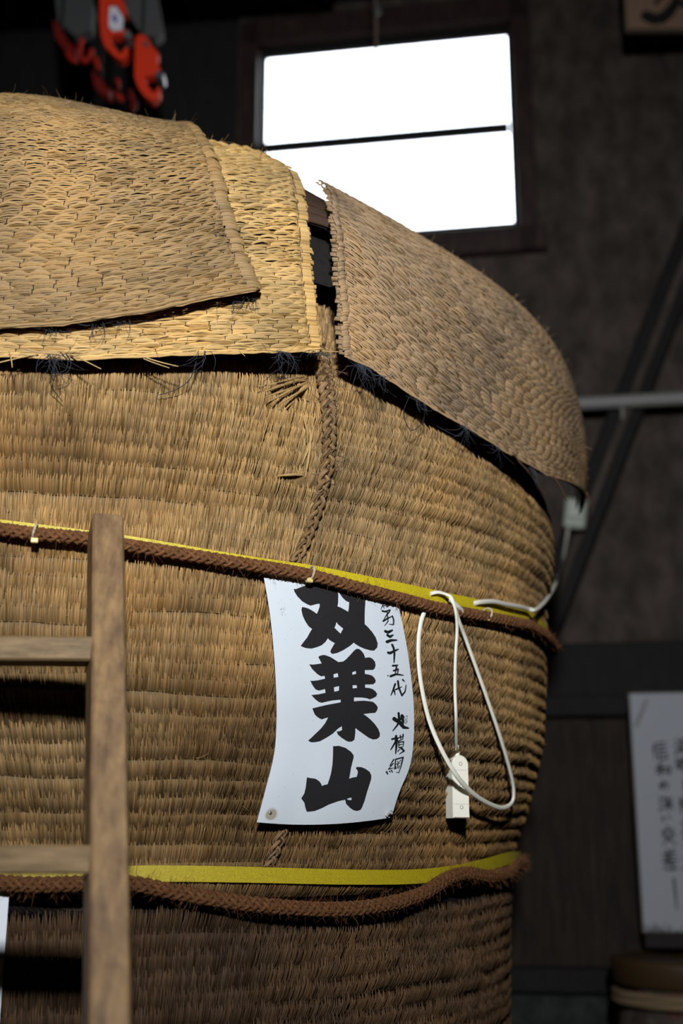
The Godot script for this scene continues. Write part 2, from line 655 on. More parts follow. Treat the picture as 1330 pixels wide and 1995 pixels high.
# frayed dark threads that hang from a mat's lower edge
func tuft(node: Node3D, px: float, py: float, count: int, length: float, spread: float) -> void:
	var b := Buf.new()
	var q := hit(px, py, true, 0.012)
	var p := cover_p(q.x, prof_at(q.y, 2)[0], 0.014)
	var nn := body_n(q.x)
	var tx := Vector3(nn.z, 0, -nn.x)
	for k in count:
		var d := (tx * rng.randf_range(-1, 1) * spread + Vector3.DOWN * rng.randf_range(0.1, 1.0) + nn * rng.randf_range(-0.1, 0.25)).normalized()
		fibre(b, p + tx * rng.randf_range(-0.012, 0.012), d, nn, length * rng.randf_range(0.35, 1.1), rng.randf_range(0.00025, 0.0006), Color(0.03, 0.033, 0.042) * rng.randf_range(0.7, 2.2), 0.9)
	part("thread_tuft", b, m_thread, node, "frayed dark thread tuft")

# ------------------------------------------------------------------ straw wrap of the vat
func wrap_mat(label: String, left: Callable, right: Callable, h0: float, h1: float, period: float, base: Color, long := 1.14) -> Node3D:
	var node := thing("straw_wrap", label, "straw wrap", Transform3D(Basis.IDENTITY, body_p((left.call(h0) + right.call(h0)) / 2, h0, 0.0)))
	var bk := Buf.new()
	var nv := int((h1 - h0) / 0.02)
	var nu := 60
	for layer in 2:
		var q0 := bk.v.size()
		for j in nv + 1:
			var h := lerpf(h0, h1, float(j) / nv)
			var a: float = left.call(h)
			var z: float = right.call(h)
			for i in nu + 1:
				var phi := lerpf(a, z, float(i) / nu)
				bk.add(body_p(phi, h, 0.001 if layer == 0 else -0.008), body_n(phi) * (1.0 if layer == 0 else -1.0), base * 0.35)
		for j in nv:
			for i in nu:
				var q := q0 + j * (nu + 1) + i
				bk.tri(q, q + nu + 1, q + 1); bk.tri(q + 1, q + nu + 1, q + nu + 2)
	part("backing", bk, m_straw, node)
	var P := PackedVector3Array(); P.resize(4)
	var N := PackedVector3Array(); N.resize(4)
	var W := PackedFloat32Array(); W.resize(4)
	var h := h0
	var row := 0
	while h < h1 - period * 0.5:
		var b := Buf.new()
		var a: float = left.call(h)
		var z: float = right.call(h)
		var R := body_r(h)
		var step := 0.0021 / R
		var phi := a
		while phi < z:
			var pc := body_p(phi, h, 0.0)
			var wav := noise.get_noise_3d(pc.x * 3.0, pc.y * 9.0, pc.z * 3.0)
			var slant := noise.get_noise_3d(pc.x * 4.0 + 9.0, pc.y * 5.0, pc.z * 4.0) * 0.006 + rng.randf_range(-0.0016, 0.0016)
			var brushed := clampf(1.0 - absf(h - 0.42) / 0.2, 0.0, 1.0) * clampf(1.3 - absf(phi) * 1.4, 0.0, 1.0)
			var amp := (0.0175 + wav * 0.008) * (1.0 - 0.55 * brushed)
			var hb := h + (noise.get_noise_3d(pc.x * 4.0, row * 0.8, pc.z * 4.0) * 0.42 + noise_b.get_noise_3d(pc.x * 14.0, row * 1.7, pc.z * 14.0) * 0.22) * period
			amp *= 1.0 - 0.55 * exp(-pow((h - 0.505) / 0.03, 2.0)) - 0.5 * exp(-pow((h + 0.03) / 0.03, 2.0))
			var ln := period * long * rng.randf_range(0.82, 1.18)
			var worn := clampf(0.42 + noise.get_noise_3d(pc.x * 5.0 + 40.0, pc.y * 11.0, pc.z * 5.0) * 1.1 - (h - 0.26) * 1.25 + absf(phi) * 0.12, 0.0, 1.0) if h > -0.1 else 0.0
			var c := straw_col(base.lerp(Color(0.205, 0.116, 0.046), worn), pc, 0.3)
			var lay := rng.randf_range(0.0, 0.0022)
			for i in 4:
				var t: float = [0.0, 0.32, 0.72, 1.0][i]
				var f: float = [0.0, 0.6, 1.0, 0.9][i]
				var hh := hb + ln * t
				var ph := phi + slant * t / R
				N[i] = body_n(ph)
				P[i] = body_p(ph, hh, 0.002 + lay + amp * f)
				W[i] = [0.0011, 0.0013, 0.0011, 0.0003][i]
			b.straw(P, N, W, c * 0.7, c * 1.18)  # roots darkened, tips lightened: ridge shading put into the straw colour
			phi += step * rng.randf_range(0.8, 1.2)
		part("straw_row", b, m_straw, node)
		h += period * (1.0 + 0.05 * sin(row * 2.3))
		row += 1
	var fz := Buf.new()
	for k in 260:
		var hh := lerpf(h0, h1, rng.randf())
		var ph := lerpf(left.call(hh), right.call(hh), rng.randf())
		var p := body_p(ph, hh, 0.013)
		var nn := body_n(ph)
		var d := (Vector3(rng.randf_range(-1, 1), rng.randf_range(-1, 1), rng.randf_range(-1, 1)) + nn * 0.25).normalized()
		fibre(fz, p, d, nn, rng.randf_range(0.006, 0.022), rng.randf_range(0.0002, 0.0005), straw_col(base * rng.randf_range(0.5, 1.1), p), 0.3)
	part("loose_straws", fz, m_straw, node, "", "stuff")
	return node

# ------------------------------------------------------------------ ropes
# braided rope round a path: eight strands crossing, with hairy fibres
func rope(label: String, path: PackedVector3Array, r: float, col: Color, strands: int, pitch: float, hair: int) -> Node3D:
	var pts := resample(path, 0.0045)
	var node := thing("rope", label, "rope", Transform3D(Basis.IDENTITY, pts[pts.size() / 2]))
	var up := PackedVector3Array()
	for p in pts:
		up.push_back(Vector3(p.x - AX.x, 0, p.z - AX.y).normalized())
	var core := Buf.new()
	core.tube(pts, r * 0.8, 8, col * 0.6)
	part("core", core, m_rope, node)
	for k in strands:
		var sgn := 1.0 if (k % 2 == 0 or strands <= 3) else -1.0
		var ph0 := TAU * (k / 2) / (strands / 2) if strands > 3 else TAU * k / strands
		var q := PackedVector3Array()
		for i in pts.size():
			var t: Vector3 = (pts[mini(i + 1, pts.size() - 1)] - pts[maxi(i - 1, 0)]).normalized()
			var bn: Vector3 = t.cross(up[i]).normalized()
			var a := ph0 + sgn * TAU * i * 0.0045 / pitch
			var rr := r * (0.72 + 0.10 * sgn * cos(a * strands * 0.5)) if strands > 3 else r * 0.52
			q.push_back(pts[i] + (up[i] * cos(a) + bn * sin(a)) * rr)
		var b := Buf.new()
		var sc := col * rng.randf_range(0.85, 1.2)
		b.tube(q, r * (0.34 if strands > 3 else 0.52), 7, sc, Vector3.ZERO, 1.0, -1.0, 0.28)
		part("strand", b, m_rope, node)
	var f := Buf.new()
	for k in hair:
		var i := rng.randi_range(1, pts.size() - 2)
		var a := rng.randf_range(0, TAU)
		var t: Vector3 = (pts[i + 1] - pts[i - 1]).normalized()
		var bn: Vector3 = t.cross(up[i]).normalized()
		var d0: Vector3 = up[i] * cos(a) + bn * sin(a)
		var d: Vector3 = (d0 * rng.randf_range(0.2, 0.9) + t * rng.randf_range(-1, 1)).normalized()
		fibre(f, pts[i] + d0 * r * 0.9, d, d0, rng.randf_range(0.006, 0.024), rng.randf_range(0.0002, 0.0004), col * rng.randf_range(0.8, 2.2), 0.5)
	part("fibres", f, m_rope, node, "", "stuff")
	return node

# flat strap that lies on the wrap
func strap(label: String, px: Array, width: float, off: float, m: Material) -> Node3D:
	var mid := PackedVector3Array()
	for p: Array in px:
		var e: float = p[2] if p.size() > 2 else off
		var q := hit(p[0], p[1], false, e)
		mid.push_back(body_p(q.x, q.y, e))
	# on round the far side at the same height
	var last := mid[mid.size() - 1]
	var ph := wrapf(atan2(last.x - AX.x, last.z - AX.y) - PHI0, -PI, PI)
	for k in 4:
		mid.push_back(body_p(ph + 0.12 * (k + 1), last.y - EYE.y, off))
	var pts := smooth(mid, 10)
	var node := thing("strap", label, "strap", Transform3D(Basis.IDENTITY, pts[pts.size() / 2]))
	var b := Buf.new()
	b.use_uv = true
	var along := 0.0
	for i in pts.size():
		var t: Vector3 = (pts[mini(i + 1, pts.size() - 1)] - pts[maxi(i - 1, 0)]).normalized()
		var nn := Vector3(pts[i].x - AX.x, 0, pts[i].z - AX.y).normalized()
		var sd := nn.cross(t).normalized()
		if i > 0: along += pts[i].distance_to(pts[i - 1])
		for k: Array in [[-1, 1, 1], [1, 1, 1], [1, -1, -1], [-1, -1, -1]]:
			b.add(pts[i] + sd * (k[0] * width * 0.5) + nn * (k[1] * 0.0008), nn * k[2], Color.WHITE)
			b.u.push_back(Vector2(along * 4.0, (k[0] + 1) * 0.5))
		if i > 0:
			var q := i * 4
			for j in 4:
				var j2 := (j + 1) % 4
				b.tri(q - 4 + j, q + j, q - 4 + j2); b.tri(q + j, q + j2, q - 4 + j2)
	part("webbing", b, m, node)
	return node

func zip_tie(label: String, px: float, py: float, hx: float, hy: float, rr: float, depth_off: float) -> void:
	var q := hit(px, py, false, depth_off)
	var c := body_p(q.x, q.y, depth_off)
	var nn := body_n(q.x)
	var node := thing("zip_tie", label, "zip tie", Transform3D(Basis.IDENTITY, c), "")
	var b := Buf.new()
	var tx := Vector3(nn.z, 0, -nn.x)
	var P := PackedVector3Array()
	for i in 17:
		var a := TAU * i / 16.0
		P.push_back(c + nn * (cos(a) * rr) + (Vector3.UP + tx * 0.22).normalized() * (sin(a) * rr))
	b.tube(P, 0.0021, 8, Color(0.5, 0.42, 0.3), tx, 1.0)
	part("loop", b, mat(Color.WHITE, 0.35), node)
	var hd := Buf.new()
	var q2 := hit(hx, hy, false, depth_off)
	hd.box(Transform3D(Basis(tx, Vector3.UP, nn), body_p(q2.x, q2.y, depth_off + 0.004)), Vector3(0.0115, 0.0085, 0.008), 0.0012, Color(0.72, 0.58, 0.22))
	part("head", hd, mat(Color.WHITE, 0.35), node, "yellowed square tie head")

# ------------------------------------------------------------------ print
func fill_poly(d: PackedByteArray, w: int, h: int, polys: Array, col: Color) -> void:
	# even-odd; polys: arrays of Vector2 in pixels
	var cr := int(col.r8)
	var cg := int(col.g8)
	var cb := int(col.b8)
	var y0 := 1e9
	var y1 := -1e9
	for p: PackedVector2Array in polys:
		for q in p:
			y0 = minf(y0, q.y); y1 = maxf(y1, q.y)
	for y in range(maxi(0, int(y0)), mini(h, int(y1) + 1)):
		var xs := PackedFloat32Array()
		for p: PackedVector2Array in polys:
			for i in p.size():
				var a := p[i]
				var b := p[(i + 1) % p.size()]
				if (a.y <= y + 0.5) != (b.y <= y + 0.5):
					xs.push_back(a.x + (y + 0.5 - a.y) / (b.y - a.y) * (b.x - a.x))
		xs.sort()
		for k in range(0, xs.size() - 1, 2):
			for x in range(maxi(0, int(xs[k] + 0.5)), mini(w, int(xs[k + 1] + 0.5))):
				var o := (y * w + x) * 3
				d[o] = cr; d[o + 1] = cg; d[o + 2] = cb

func disc(d: PackedByteArray, w: int, h: int, c: Vector2, r: float, col: Color) -> void:
	for y in range(maxi(0, int(c.y - r)), mini(h, int(c.y + r) + 2)):
		for x in range(maxi(0, int(c.x - r)), mini(w, int(c.x + r) + 2)):
			var k := clampf(r + 0.5 - Vector2(x + 0.5, y + 0.5).distance_to(c), 0.0, 1.0) * col.a
			if k > 0.0:
				var o := (y * w + x) * 3
				d[o] = int(lerpf(d[o], col.r8, k)); d[o + 1] = int(lerpf(d[o + 1], col.g8, k)); d[o + 2] = int(lerpf(d[o + 2], col.b8, k))

func stroke(d: PackedByteArray, w: int, h: int, p: PackedVector2Array, r: float, col: Color) -> void:
	var total := 0.0
	for i in p.size() - 1: total += p[i].distance_to(p[i + 1])
	var gone := 0.0
	for i in p.size() - 1:
		var n := maxi(2, int(p[i].distance_to(p[i + 1]) / maxf(r * 0.3, 0.6)))
		for k in n + 1:
			var t := (gone + p[i].distance_to(p[i + 1]) * k / n) / maxf(total, 0.01)
			disc(d, w, h, p[i].lerp(p[i + 1], float(k) / n), r * (1.0 - 0.55 * t * t), col)
		gone += p[i].distance_to(p[i + 1])

func points(s: String, sx: float, sy: float, ox := 0.0, oy := 0.0) -> PackedVector2Array:
	var o := PackedVector2Array()
	for t in s.split(" "):
		var q := t.split(",")
		o.push_back(Vector2((q[0].to_float() - ox) * sx, (q[1].to_float() - oy) * sy))
	return o

func blank(w: int, h: int, col: Color) -> PackedByteArray:
	var d := PackedByteArray()
	d.resize(w * h * 3)
	for i in w * h:
		d[i * 3] = col.r8; d[i * 3 + 1] = col.g8; d[i * 3 + 2] = col.b8
	return d

func printed(d: PackedByteArray, w: int, h: int, rough: float) -> StandardMaterial3D:
	var im := Image.create_from_data(w, h, false, Image.FORMAT_RGB8, d)
	im.generate_mipmaps()
	var m := StandardMaterial3D.new()
	m.albedo_texture = ImageTexture.create_from_image(im)
	m.roughness = rough
	m.metallic_specular = 0.4
	return m

# a hanging sheet: rows of 3D points (left to right), with a real thickness
func sheet(rows: Array, thick: Vector3, parent: Node3D, called: String, front: Material, back: Material) -> void:
	var nv := rows.size()
	var nu: int = rows[0].size()
	var fr := Buf.new()
	fr.use_uv = true
	var bk := Buf.new()
	for j in nv:
		for i in nu:
			var du: Vector3 = rows[j][mini(i + 1, nu - 1)] - rows[j][maxi(i - 1, 0)]
			var dv: Vector3 = rows[mini(j + 1, nv - 1)][i] - rows[maxi(j - 1, 0)][i]
			var nn := dv.cross(du).normalized()
			fr.add(rows[j][i], nn, Color.WHITE)
			fr.u.push_back(Vector2(float(i) / (nu - 1), float(j) / (nv - 1)))
			bk.add(rows[j][i] - nn * thick.length(), -nn, Color(0.5, 0.5, 0.5))
	for j in nv - 1:
		for i in nu - 1:
			var q := j * nu + i
			fr.tri(q, q + 1, q + nu); fr.tri(q + 1, q + nu + 1, q + nu)
			bk.tri(q, q + nu, q + 1); bk.tri(q + 1, q + nu, q + nu + 1)
	# rim
	var loop := []
	for i in nu: loop.append(i)
	for j in range(1, nv): loop.append(j * nu + nu - 1)
	for i in range(nu - 2, -1, -1): loop.append((nv - 1) * nu + i)
	for j in range(nv - 2, -1, -1): loop.append(j * nu)
	var q0 := bk.v.size()
	for k: int in loop:
		bk.add(fr.v[k], fr.n[k], Color(0.35, 0.33, 0.3)); bk.add(bk.v[k], bk.n[k], Color(0.35, 0.33, 0.3))
	for k in loop.size() - 1:
		var q := q0 + k * 2
		bk.tri(q, q + 1, q + 2); bk.tri(q + 1, q + 3, q + 2)
	part(called, fr, front, parent)
	part("backing", bk, back, parent)

# a thread or straw hanging in front of the wrap: points are photo places and distances off it
func hang(node: Node3D, called: String, px: Array, r: float, col: Color, m: Material) -> void:
	var b := Buf.new()
	b.tube(on_body(px, 0.03, 6), r, 6, col, Vector3.ZERO, 1.0, r * 0.6)
	part(called, b, m, node)

var m_rope: StandardMaterial3D

func _ready() -> void:
	# ---------------- camera, sky, light, exposure
	var cam := Camera3D.new()
	cam.name = "camera"
	cam.fov = rad_to_deg(2.0 * atan(997.5 / F))
	cam.near = 0.05
	cam.far = 60.0
	var lens := CameraAttributesPhysical.new()
	lens.frustum_focal_length = 12.0 * F / 997.5
	lens.frustum_near = 0.05
	lens.frustum_far = 60.0
	lens.frustum_focus_distance = 2.07
	lens.exposure_aperture = 1.25
	cam.attributes = lens
	cam.position = EYE
	cam.rotation.x = PITCH
	add_child(cam)
	cam.current = true
	var env := Environment.new()
	env.tonemap_mode = Environment.TONE_MAPPER_LINEAR
	env.tonemap_exposure = 1.0
	env.background_mode = Environment.BG_SKY
	var sky_m := ProceduralSkyMaterial.new()
	sky_m.sky_top_color = Color(0.93, 0.96, 1.0)
	sky_m.sky_horizon_color = Color(1.0, 0.99, 0.97)
	sky_m.ground_bottom_color = Color(0.35, 0.33, 0.3)
	sky_m.ground_horizon_color = Color(0.6, 0.58, 0.55)
	sky_m.sky_energy_multiplier = 2.6
	sky_m.ground_energy_multiplier = 1.0
	env.sky = Sky.new()
	env.sky.sky_material = sky_m
	env.sdfgi_enabled = true
	env.ssao_enabled = true
	env.ssil_enabled = true
	var we := WorldEnvironment.new()
	we.name = "world"
	we.environment = env
	add_child(we)
	var LAMP := Vector3(0.1, 2.75, 1.05)
	var AIM := Vector3(-0.1, 2.62, -2.2)
	var lamp := SpotLight3D.new()
	lamp.name = "lamp_light"
	lamp.light_color = Color(0.98, 0.99, 1.0)
	lamp.light_energy = 14.5
	lamp.spot_range = 30.0
	lamp.spot_attenuation = 2.0
	lamp.spot_angle = 39.0
	lamp.spot_angle_attenuation = 1.0
	lamp.light_size = 0.09
	lamp.shadow_enabled = true
	lamp.look_at_from_position(LAMP, AIM)
	add_child(lamp)

	# ---------------- shared things
	rng.seed = 20240611
	noise.seed = 5; noise.frequency = 0.35; noise.fractal_octaves = 4
	noise_b.seed = 11; noise_b.frequency = 0.35; noise_b.fractal_octaves = 3
	make_profile()
	m_straw = mat(Color.WHITE, 0.62, 0.35)
	m_thread = mat(Color.WHITE, 0.8, 0.3)
	m_rope = mat(Color.WHITE, 0.85, 0.25)
	build_room(LAMP, AIM)
	build_vat()
	build_mats()
	build_bindings()
	build_posters()
	build_cord()
	build_ladder()
	build_far()

# ------------------------------------------------------------------ room
func build_room(LAMP: Vector3, AIM: Vector3) -> void:
	var plaster := grained(Color(0.026, 0.020, 0.0165), Color(0.068, 0.053, 0.043), Vector3(0.8, 0.45, 0.8), 3, 0.95, 4.0)
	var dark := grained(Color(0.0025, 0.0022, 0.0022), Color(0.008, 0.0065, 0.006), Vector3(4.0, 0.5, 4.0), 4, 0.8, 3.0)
	var board_m := grained(Color(0.008, 0.005, 0.0034), Color(0.024, 0.0148, 0.0095), Vector3(3.0, 0.4, 3.0), 6, 0.85, 3.0)
	var void_m := grained(Color(0.006, 0.006, 0.007), Color(0.012, 0.011, 0.012), Vector3(3.0, 0.4, 3.0), 8, 0.9)
	var W := thing("wall_back", "dark plastered rear wall behind the straw covered vat", "wall", wall_x(0, 0), "", "structure")
	var b := Buf.new()
	var U0 := -1.053
	var U1 := -0.021
	var H0 := 2.425
	var H1 := 3.307
	wall_box(b, U1 + 0.06, 2.35, -1.55, 5.2, -0.18, 0.0)
	wall_box(b, U0 - 0.06, U1 + 0.06, -1.55, H0 - 0.08, -0.18, 0.0)
	wall_box(b, U0 - 0.06, U1 + 0.06, H1 + 0.12, 5.2, -0.18, 0.0)
	wall_box(b, U0 - 0.12, U0 - 0.06, -1.55, 5.2, -0.18, 0.0)
	part("plaster", b, plaster, W)
	for k in 15:
		var bb := Buf.new()
		var u := U0 - 0.12 - 0.22 * (k + 1)
		wall_box(bb, u + 0.004, u + 0.216, -1.55, 5.2, -0.18, -0.02 - 0.008 * (k % 3), 0.004)
		part("board", bb, void_m, W)
	# lower panelling between the sill and the dado beam
	for k in 9:
		var bb := Buf.new()
		var u := -0.35 + 0.26 * k
		wall_box(bb, u + 0.003, u + 0.257, -0.41, 0.44, 0.0, 0.018 + 0.004 * (k % 2), 0.003)
		part("panel", bb, board_m, W)
	var names3 := ["floor", "ceiling", "wall_left", "wall_right", "wall_front"]
	var boxes := [
		[Vector3(0, -0.1, -1.2), Vector3(8.4, 0.2, 9.0)], [Vector3(0, 6.6, -1.2), Vector3(8.4, 0.2, 9.0)],
		[Vector3(-3.9, 3.3, -1.2), Vector3(0.2, 6.8, 9.0)], [Vector3(3.2, 3.3, -1.2), Vector3(0.2, 6.8, 9.0)], [Vector3(0, 3.3, 3.2), Vector3(8.4, 6.8, 0.2)]]
	var notes := ["bare dark floor of the old brewery room", "dark ceiling high above the vat", "dark timber wall left of the vat", "dark timber wall right of the vat", "dark wall behind the viewer"]
	for k in 5:
		var bb := Buf.new()
		bb.box(Transform3D(Basis.IDENTITY, boxes[k][0]), boxes[k][1], 0.0, Color.WHITE)
		var o := MeshInstance3D.new()
		o.name = names3[k]
		o.mesh = bb.mesh()
		o.material_override = plaster if k == 0 else void_m
		add_child(o, true)
		tag(o, notes[k], "floor" if k == 0 else "ceiling" if k == 1 else "wall", "", "structure")
	# window
	var N := thing("window_1", "bright two pane window high in the dark rear wall", "window", wall_x((U0 + U1) / 2, H0), "", "structure")
	var casing_m := grained(Color(0.012, 0.007, 0.006), Color(0.035, 0.019, 0.014), Vector3(3.0, 0.6, 3.0), 9, 0.6)
	for e: Array in [[U0 - 0.10, U0 - 0.022, H0 - 0.16, H1 + 0.14], [U1 + 0.022, U1 + 0.10, H0 - 0.16, H1 + 0.14], [U0 - 0.10, U1 + 0.10, H1 + 0.02, H1 + 0.14], [U0 - 0.13, U1 + 0.13, H0 - 0.16, H0 - 0.05]]:
		var bb := Buf.new()
		wall_box(bb, e[0], e[1], e[2], e[3], 0.0, 0.05, 0.005)
		part("casing", bb, casing_m, N)
	for e: Array in [[U0 - 0.075, U0 - 0.002, H0 - 0.1, H1 + 0.13], [U1 + 0.002, U1 + 0.075, H0 - 0.1, H1 + 0.13], [U0 - 0.002, U1 + 0.002, H1 + 0.002, H1 + 0.13], [U0 - 0.002, U1 + 0.002, H0 - 0.1, H0 - 0.004]]:
		var bb := Buf.new()
		wall_box(bb, e[0], e[1], e[2], e[3], -0.05, -0.012, 0.003)
		part("sash", bb, dark, N)
	var mb := Buf.new()
	wall_box(mb, U0, U1, 2.86 - 0.019, 2.86 + 0.019, -0.045, -0.01, 0.003)
	part("muntin", mb, dark, N)
	var glass := StandardMaterial3D.new()
	glass.albedo_color = Color(1, 1, 1, 0.06)
	glass.transparency = BaseMaterial3D.TRANSPARENCY_ALPHA
	glass.roughness = 0.02
	for e: Array in [[H0, 2.85], [2.87, H1]]:
		var bb := Buf.new()
		wall_box(bb, U0, U1, e[0], e[1], -0.031, -0.027)
		part("pane", bb, glass, N)
	# beams
	var beams := [
		["dark beam running along the rear wall above the panelling", -0.6, 2.35, 0.43, 0.505, 0.0, 0.07],
		["dark sill beam under the panelling of the rear wall", -0.6, 2.35, -0.49, -0.41, 0.0, 0.08],
		["dark lintel beam across the wall above the window", -1.4, 2.35, 3.52, 3.78, 0.0, 0.12]]
	beams.append(["added dark band standing in for shade over the beam on the rear wall", -0.6, 2.35, 0.505, 0.70, 0.0, 0.014])  # dark strip added where the wall only lies in shade
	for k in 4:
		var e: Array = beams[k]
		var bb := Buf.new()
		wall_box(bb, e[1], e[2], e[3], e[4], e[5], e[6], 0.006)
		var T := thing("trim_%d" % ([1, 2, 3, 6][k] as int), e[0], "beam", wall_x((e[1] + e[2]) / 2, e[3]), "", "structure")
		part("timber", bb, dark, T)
	# stone footing under the sill
	var ft := thing("trim_4", "grey footing course at the foot of the rear wall", "footing", wall_x(1.0, -1.55), "", "structure")
	var fb := Buf.new()
	wall_box(fb, -0.6, 2.35, -1.55, -0.5, 0.0, 0.05, 0.004)
	part("course", fb, grained(Color(0.010, 0.0105, 0.0105), Color(0.028, 0.029, 0.0285), Vector3(1.2, 1.2, 1.2), 12, 0.9), ft)
	# diagonal brace: timber across the wall
	var p0 := at(1432, 250, 4.30)
	var p1 := at(1015, 1330, 4.36)
	var Z := Vector3(-sin(WY), 0, cos(WY))
	var Y := (p0 - p1).normalized()
	var X := Y.cross(Z).normalized()
	Z = X.cross(Y)
	var br := thing("trim_5", "dark diagonal brace timber rising to the right across the rear wall", "brace", Transform3D(Basis(X, Y, Z), (p0 + p1) / 2), "", "structure")
	var tb := Buf.new()
	tb.box(Transform3D(Basis(X, Y, Z), (p0 + p1) / 2 - Z * 0.06), Vector3(0.125, p0.distance_to(p1) + 1.2, 0.13), 0.008, Color.WHITE)
	part("timber", tb, dark, br)
	var eb := Buf.new()
	eb.box(Transform3D(Basis(X, Y, Z), (p0 + p1) / 2 + Z * 0.011 + X * 0.004), Vector3(0.03, p0.distance_to(p1) + 1.1, 0.02), 0.005, Color.WHITE)
	part("batten", eb, plaster, br, "paler batten along the brace")
	# the lamp behind the viewer
	var L := thing("work_lamp", "shaded work lamp hanging in front of the vat", "lamp", Transform3D(Basis.IDENTITY, LAMP))
	var dirv := (AIM - LAMP).normalized()
	var bx := Vector3.UP.cross(dirv).normalized()
	var lx := Transform3D(Basis(bx, dirv, bx.cross(dirv)), LAMP)
	var sh := Buf.new()
	sh.lathe(lx, [Vector2(0.03, -0.22), Vector2(0.06, -0.2), Vector2(0.1, -0.12), Vector2(0.17, 0.02), Vector2(0.172, 0.02), Vector2(0.104, -0.122), Vector2(0.064, -0.204), Vector2(0.03, -0.224)], 32, Color(0.06, 0.09, 0.07))
	part("shade", sh, mat(Color.WHITE, 0.5), L)
	var em := StandardMaterial3D.new()
	em.albedo_color = Color(1, 1, 1)
	em.emission_enabled = true
	em.emission = Color(0.98, 0.99, 1.0)
	em.emission_energy_multiplier = 3.0
	var blb := Buf.new()
	var pr := []
	for k in 13:
		pr.append(Vector2(0.055 * sin(PI * k / 12.0), -0.055 * cos(PI * k / 12.0)))
	blb.lathe(lx, pr, 20, Color.WHITE)
	part("bulb", blb, em, L)
	var fx := Buf.new()
	fx.tube(PackedVector3Array([LAMP - dirv * 0.2, LAMP - dirv * 0.24 + Vector3.UP * 0.1, LAMP - dirv * 0.24 + Vector3.UP * 3.45]), 0.006, 8, Color(0.03, 0.03, 0.03))
	part("flex", fx, mat(Color.WHITE, 0.6), L)

# ------------------------------------------------------------------ vat under the mats
func build_vat() -> void:
	var V := thing("wooden_vat", "huge round wooden vat wrapped in straw, its dark rim glimpsed in the gap between mats", "vat", Transform3D(Basis.IDENTITY, Vector3(AX.x, 0, AX.y)))
	var wood := grained(Color(0.012, 0.009, 0.007), Color(0.035, 0.024, 0.017), Vector3(4, 0.5, 4), 21, 0.8, 3.0)
	var x := Transform3D(Basis.IDENTITY, Vector3(AX.x, EYE.y, AX.y))
	var b := Buf.new()
	var pr := []
	for k in 25:
		var h := lerpf(-1.549, 1.0, k / 24.0)
		pr.append(Vector2(body_r(h) - 0.02, h))
	b.lathe(x, pr, 72, Color.WHITE)
	part("body", b, wood, V)
	var r := Buf.new()
	r.lathe(x, [Vector2(0.99, 0.96), Vector2(1.0, 0.97), Vector2(1.0, 1.03), Vector2(0.985, 1.045), Vector2(0.93, 1.045), Vector2(0.92, 1.03), Vector2(0.92, 0.96)], 72, Color.WHITE)
	part("rim", r, wood, V)
	# added dark dome under the mats, its colour holding the shade inside the gap
	var gap_shade_m := grained(Color(0.007, 0.006, 0.006), Color(0.02, 0.016, 0.014), Vector3(4, 4, 0.5), 22, 0.85, 3.0)
	var l := Buf.new()
	for j in 31:
		var s := lerpf(prof_at(0.98, 2)[0], prof[prof.size() - 1][0] - 0.01, j / 30.0)
		for i2 in 61:
			var phi := lerpf(-PI, PI, i2 / 60.0)
			l.add(cover_p(phi, s, -0.062), cover_n(phi, prof_at(s, 0)), Color.WHITE)
			if i2 > 0 and j > 0:
				var q := j * 61 + i2
				l.tri(q - 62, q - 1, q - 61); l.tri(q - 61, q - 1, q)
	part("lid", l, gap_shade_m, V)

# ------------------------------------------------------------------ mats
func seam(h: float) -> float:
	return interp(seam_t, h)
var seam_t := []

